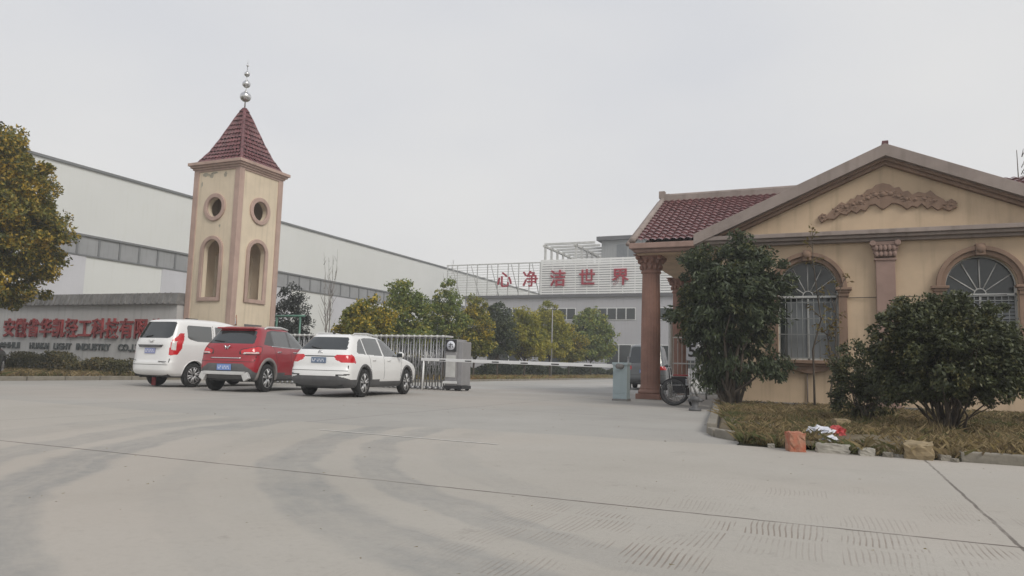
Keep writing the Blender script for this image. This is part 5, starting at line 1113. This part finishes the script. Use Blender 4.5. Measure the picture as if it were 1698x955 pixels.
# round bush
tree('round_bush', (1.46, 11.6, 0.06), [(.0, 0, 1.25, .95, .9, .68), (.04, 0, 1.0, 1.03, .95, .62), (.45, 0, .78, .52, .6, .40), (-.5, .05, .75, .45, .5, .42), (-.08, 0, 1.42, .82, .8, .50)],
     'round clipped dark bush with many fine stems in front of the right arched window', 'bush', 'leaf_bush', 760, 66, .12, (.062, .030), .5, .020, 82, stems=18, n_limb=46, shell=.55, wob=.07)
tree('low_bush', (.46, 13.2, 0.05), [(0, 0, .85, .5, .45, .45), (-.1, 0, .45, .4, .4, .4), (.25, 0, .6, .4, .4, .45)], 'lower scraggly bush leaning against the left of the round bush', 'bush', 'leaf_bush', 170, 45, .12, (.065, .028), .3, .02, 83, stems=9, n_limb=16, wob=.06)
tree('low_bush', (3.3, 14.2, 0.05), [(0, 0, .75, .75, .6, .5), (.5, 0, .6, .6, .6, .5)], 'pale green low shrub at the right edge behind the round bush', 'bush', 'leaf_green', 150, 45, .16, (.08, .035), .3, .02, 84, stems=8, n_limb=14, wob=.06)
# saplings with a few yellow leaves
for i, (x, y, h, lab) in enumerate(((-.33, 16.9, 3.9, 'tallest thin sapling with yellow leaves before the left arched window'), (.02, 16.4, 2.4, 'thin bare stemmed sapling before the right jamb of the left arched window'), (.16, 16.2, 2.7, 'thin sapling with forked twigs just left of the round bushes'))):
    rng = np.random.default_rng(90 + i); root = thing('sapling', (x, y, .05), lab, 'sapling', 0, 'saplings along the gatehouse wall'); b = MB()
    pts = [Vector((rng.normal() * .03 * k, rng.normal() * .02, h * k / 6)) for k in range(7)]; b.tube(pts, [.026 - .0034 * k for k in range(7)], 6); C = []
    for q in range(16):
        f = rng.uniform(.35, 1); k = min(5, int(f * 6)); p = pts[k].lerp(pts[k + 1], f * 6 - k if f < 1 else 1); a = rng.uniform(0, 6.28); l = rng.uniform(.15, .5) * (1.2 - f * .6); e_ = p + Vector((math.cos(a) * l, math.sin(a) * l * .7, l * .7)); b.tube([p, p.lerp(e_, .5) + Vector((0, 0, .02)), e_], [.009, .006, .003], 4)
        for z in range(6): C.append(np.array(p.lerp(e_, rng.uniform(.4, 1.05))) + rng.normal(size=3) * .04)
    b.build('stem', 'bark', root); leaves_mesh('foliage', np.array(C), .09, .04, 'leaf_sapling', rng, .6, None, root)
# grass blades
def blades(name, poly, n, h, w, m_, seed, z, dens=None, label=None):
    rng = np.random.default_rng(seed); P_ = np.array(poly); lo, hi = P_.min(0), P_.max(0); pts = rng.uniform(lo, hi, (n * 3, 2)); pts = pts[inside(poly, pts[:, 0], pts[:, 1])]
    cl = (np.sin(pts[:, 0] * 2.3 + 1) * np.sin(pts[:, 1] * 1.9) + np.sin(pts[:, 0] * 5.1) * np.sin(pts[:, 1] * 4.3 + 2) * .6 + rng.normal(size=len(pts)) * .5); 
    if dens: cl = cl + dens(pts[:, 0], pts[:, 1])
    pts = pts[cl > 0.0][:n]; m = len(pts); a = rng.uniform(0, 6.28, m); hh = h * rng.uniform(.25, 1.25, m) ** 1.3; ln = rng.normal(size=(m, 2)) * (hh * .75)[:, None]
    d = np.c_[np.cos(a), np.sin(a)] * w * rng.uniform(.6, 1.4, m)[:, None]; b0 = np.c_[pts - d, np.full(m, z)]; b1 = np.c_[pts + d, np.full(m, z)]; md = np.c_[pts + ln * .35 + d * .7, z + hh * .65]; tp = np.c_[pts + ln, z + hh]
    V = np.stack([b0, b1, md, tp], axis=1).reshape(-1, 3); me = bpy.data.meshes.new(name); me.vertices.add(m * 4); me.vertices.foreach_set('co', V.ravel().astype(np.float32)); me.loops.add(m * 4); me.loops.foreach_set('vertex_index', np.arange(m * 4, dtype=np.int32)); me.polygons.add(m)
    me.polygons.foreach_set('loop_start', np.arange(0, m * 4, 4, dtype=np.int32)); me.polygons.foreach_set('loop_total', np.full(m, 4, np.int32)); me.update(); me.materials.append(M[m_]); o = link(name, me)
    o['label'] = label; o['category'] = 'grass'; return structure(o, 'stuff')
GR = [(-2.45, 18.1), (-1.25, 10.0), (-.95, 9.4), (-.3, 8.92), (.7, 8.72), (1.8, 8.74), (6.5, 8.9), (6.5, 18.1)]
blades('dry_grass', GR, 60000, .12, .0032, 'grass_blade', 21, .05, None, 'dry yellow brown grass and weeds covering the gatehouse bed')
blades('dry_grass', [(-1.0, 8.85), (-.45, 8.62), (.2, 8.44), (1.1, 8.50), (1.2, 8.60), (6, 8.72), (6, 9.3), (-1.0, 9.3)], 9000, .12, .003, 'grass_blade', 22, .01, None, 'withered grass fringe along the kerb of the gatehouse bed')
blades('dry_grass', [(-22.3, 9.6), (-22.3, 20), (-33, 20), (-33, 9.6)], 16000, .17, .010, 'grass_blade', 23, .08, None, 'rust brown grass in front of the company sign hedge')
blades('dry_grass', [(-17.0, 24.8), (-17.0, 70), (-21.5, 70), (-21.5, 24.8)], 16000, .22, .02, 'grass_far', 24, .03, None, 'yellow green grass strip under the courtyard trees')
rng = np.random.default_rng(77); wp = [(rng.uniform(-1.0, 5.5), rng.uniform(8.9, 14.5)) for _ in range(46)] + [(1.46 + rng.normal() * .5, 11.5 + rng.normal() * .5) for _ in range(10)]
WV = []
for wx_, wy_ in wp:
    if not inside(GR, np.array([wx_]), np.array([wy_]))[0]: continue
    for _ in range(int(rng.uniform(14, 46))): WV.append((wx_ + rng.normal() * .09, wy_ + rng.normal() * .09, rng.uniform(.10, .34)))
WV = np.array(WV); C = np.c_[WV[:, :2], .05 + WV[:, 2] * .45]; dn = rng.normal(size=(len(C), 3)) * .32 + [0, 0, 1]
me_o = leaves_mesh('weeds', C, .24, .007, 'grass_blade', rng, -2.6, dn); me_o['label'] = 'taller straw coloured weed tufts in the gatehouse bed'; me_o['category'] = 'weeds'; structure(me_o, 'stuff')
# fallen leaves and grit on the concrete
rng = np.random.default_rng(31); n = 260; C = np.c_[rng.uniform(-9, 2.6, n), 2.6 + rng.random(n) ** 1.5 * 11, np.full(n, .017)]; C = C[(C[:, 0] < -1.6) | (C[:, 1] < 8.4)]
o = leaves_mesh('fallen_leaves', C, .035, .02, 'leaf_sapling', rng, 0); o.scale = (1, 1, .25); o['label'] = 'scattered dry leaf scraps on the concrete'; o['category'] = 'litter'; structure(o, 'stuff')
# ------------------------------------------------------------------ thin grey winter haze
if HAZE:
    hb = MB(); hb.box(-120, 80, -30, 100, -1.5, 19.0); hb = hb.build('haze', 'seam'); hb.data.materials.clear(); hm = bpy.data.materials.new('haze'); hm.use_nodes = True; t = hm.node_tree; t.nodes.clear()
    o_ = t.nodes.new('ShaderNodeOutputMaterial'); v_ = t.nodes.new('ShaderNodeVolumePrincipled'); v_.inputs['Density'].default_value = HAZE; v_.inputs['Color'].default_value = (.93, .94, .96, 1); v_.inputs['Anisotropy'].default_value = 0.2
    t.links.new(v_.outputs[0], o_.inputs['Volume']); hb.data.materials.append(hm); structure(hb, 'stuff'); hb['label'] = 'thin pale winter haze over the yard'; hb['category'] = 'haze'
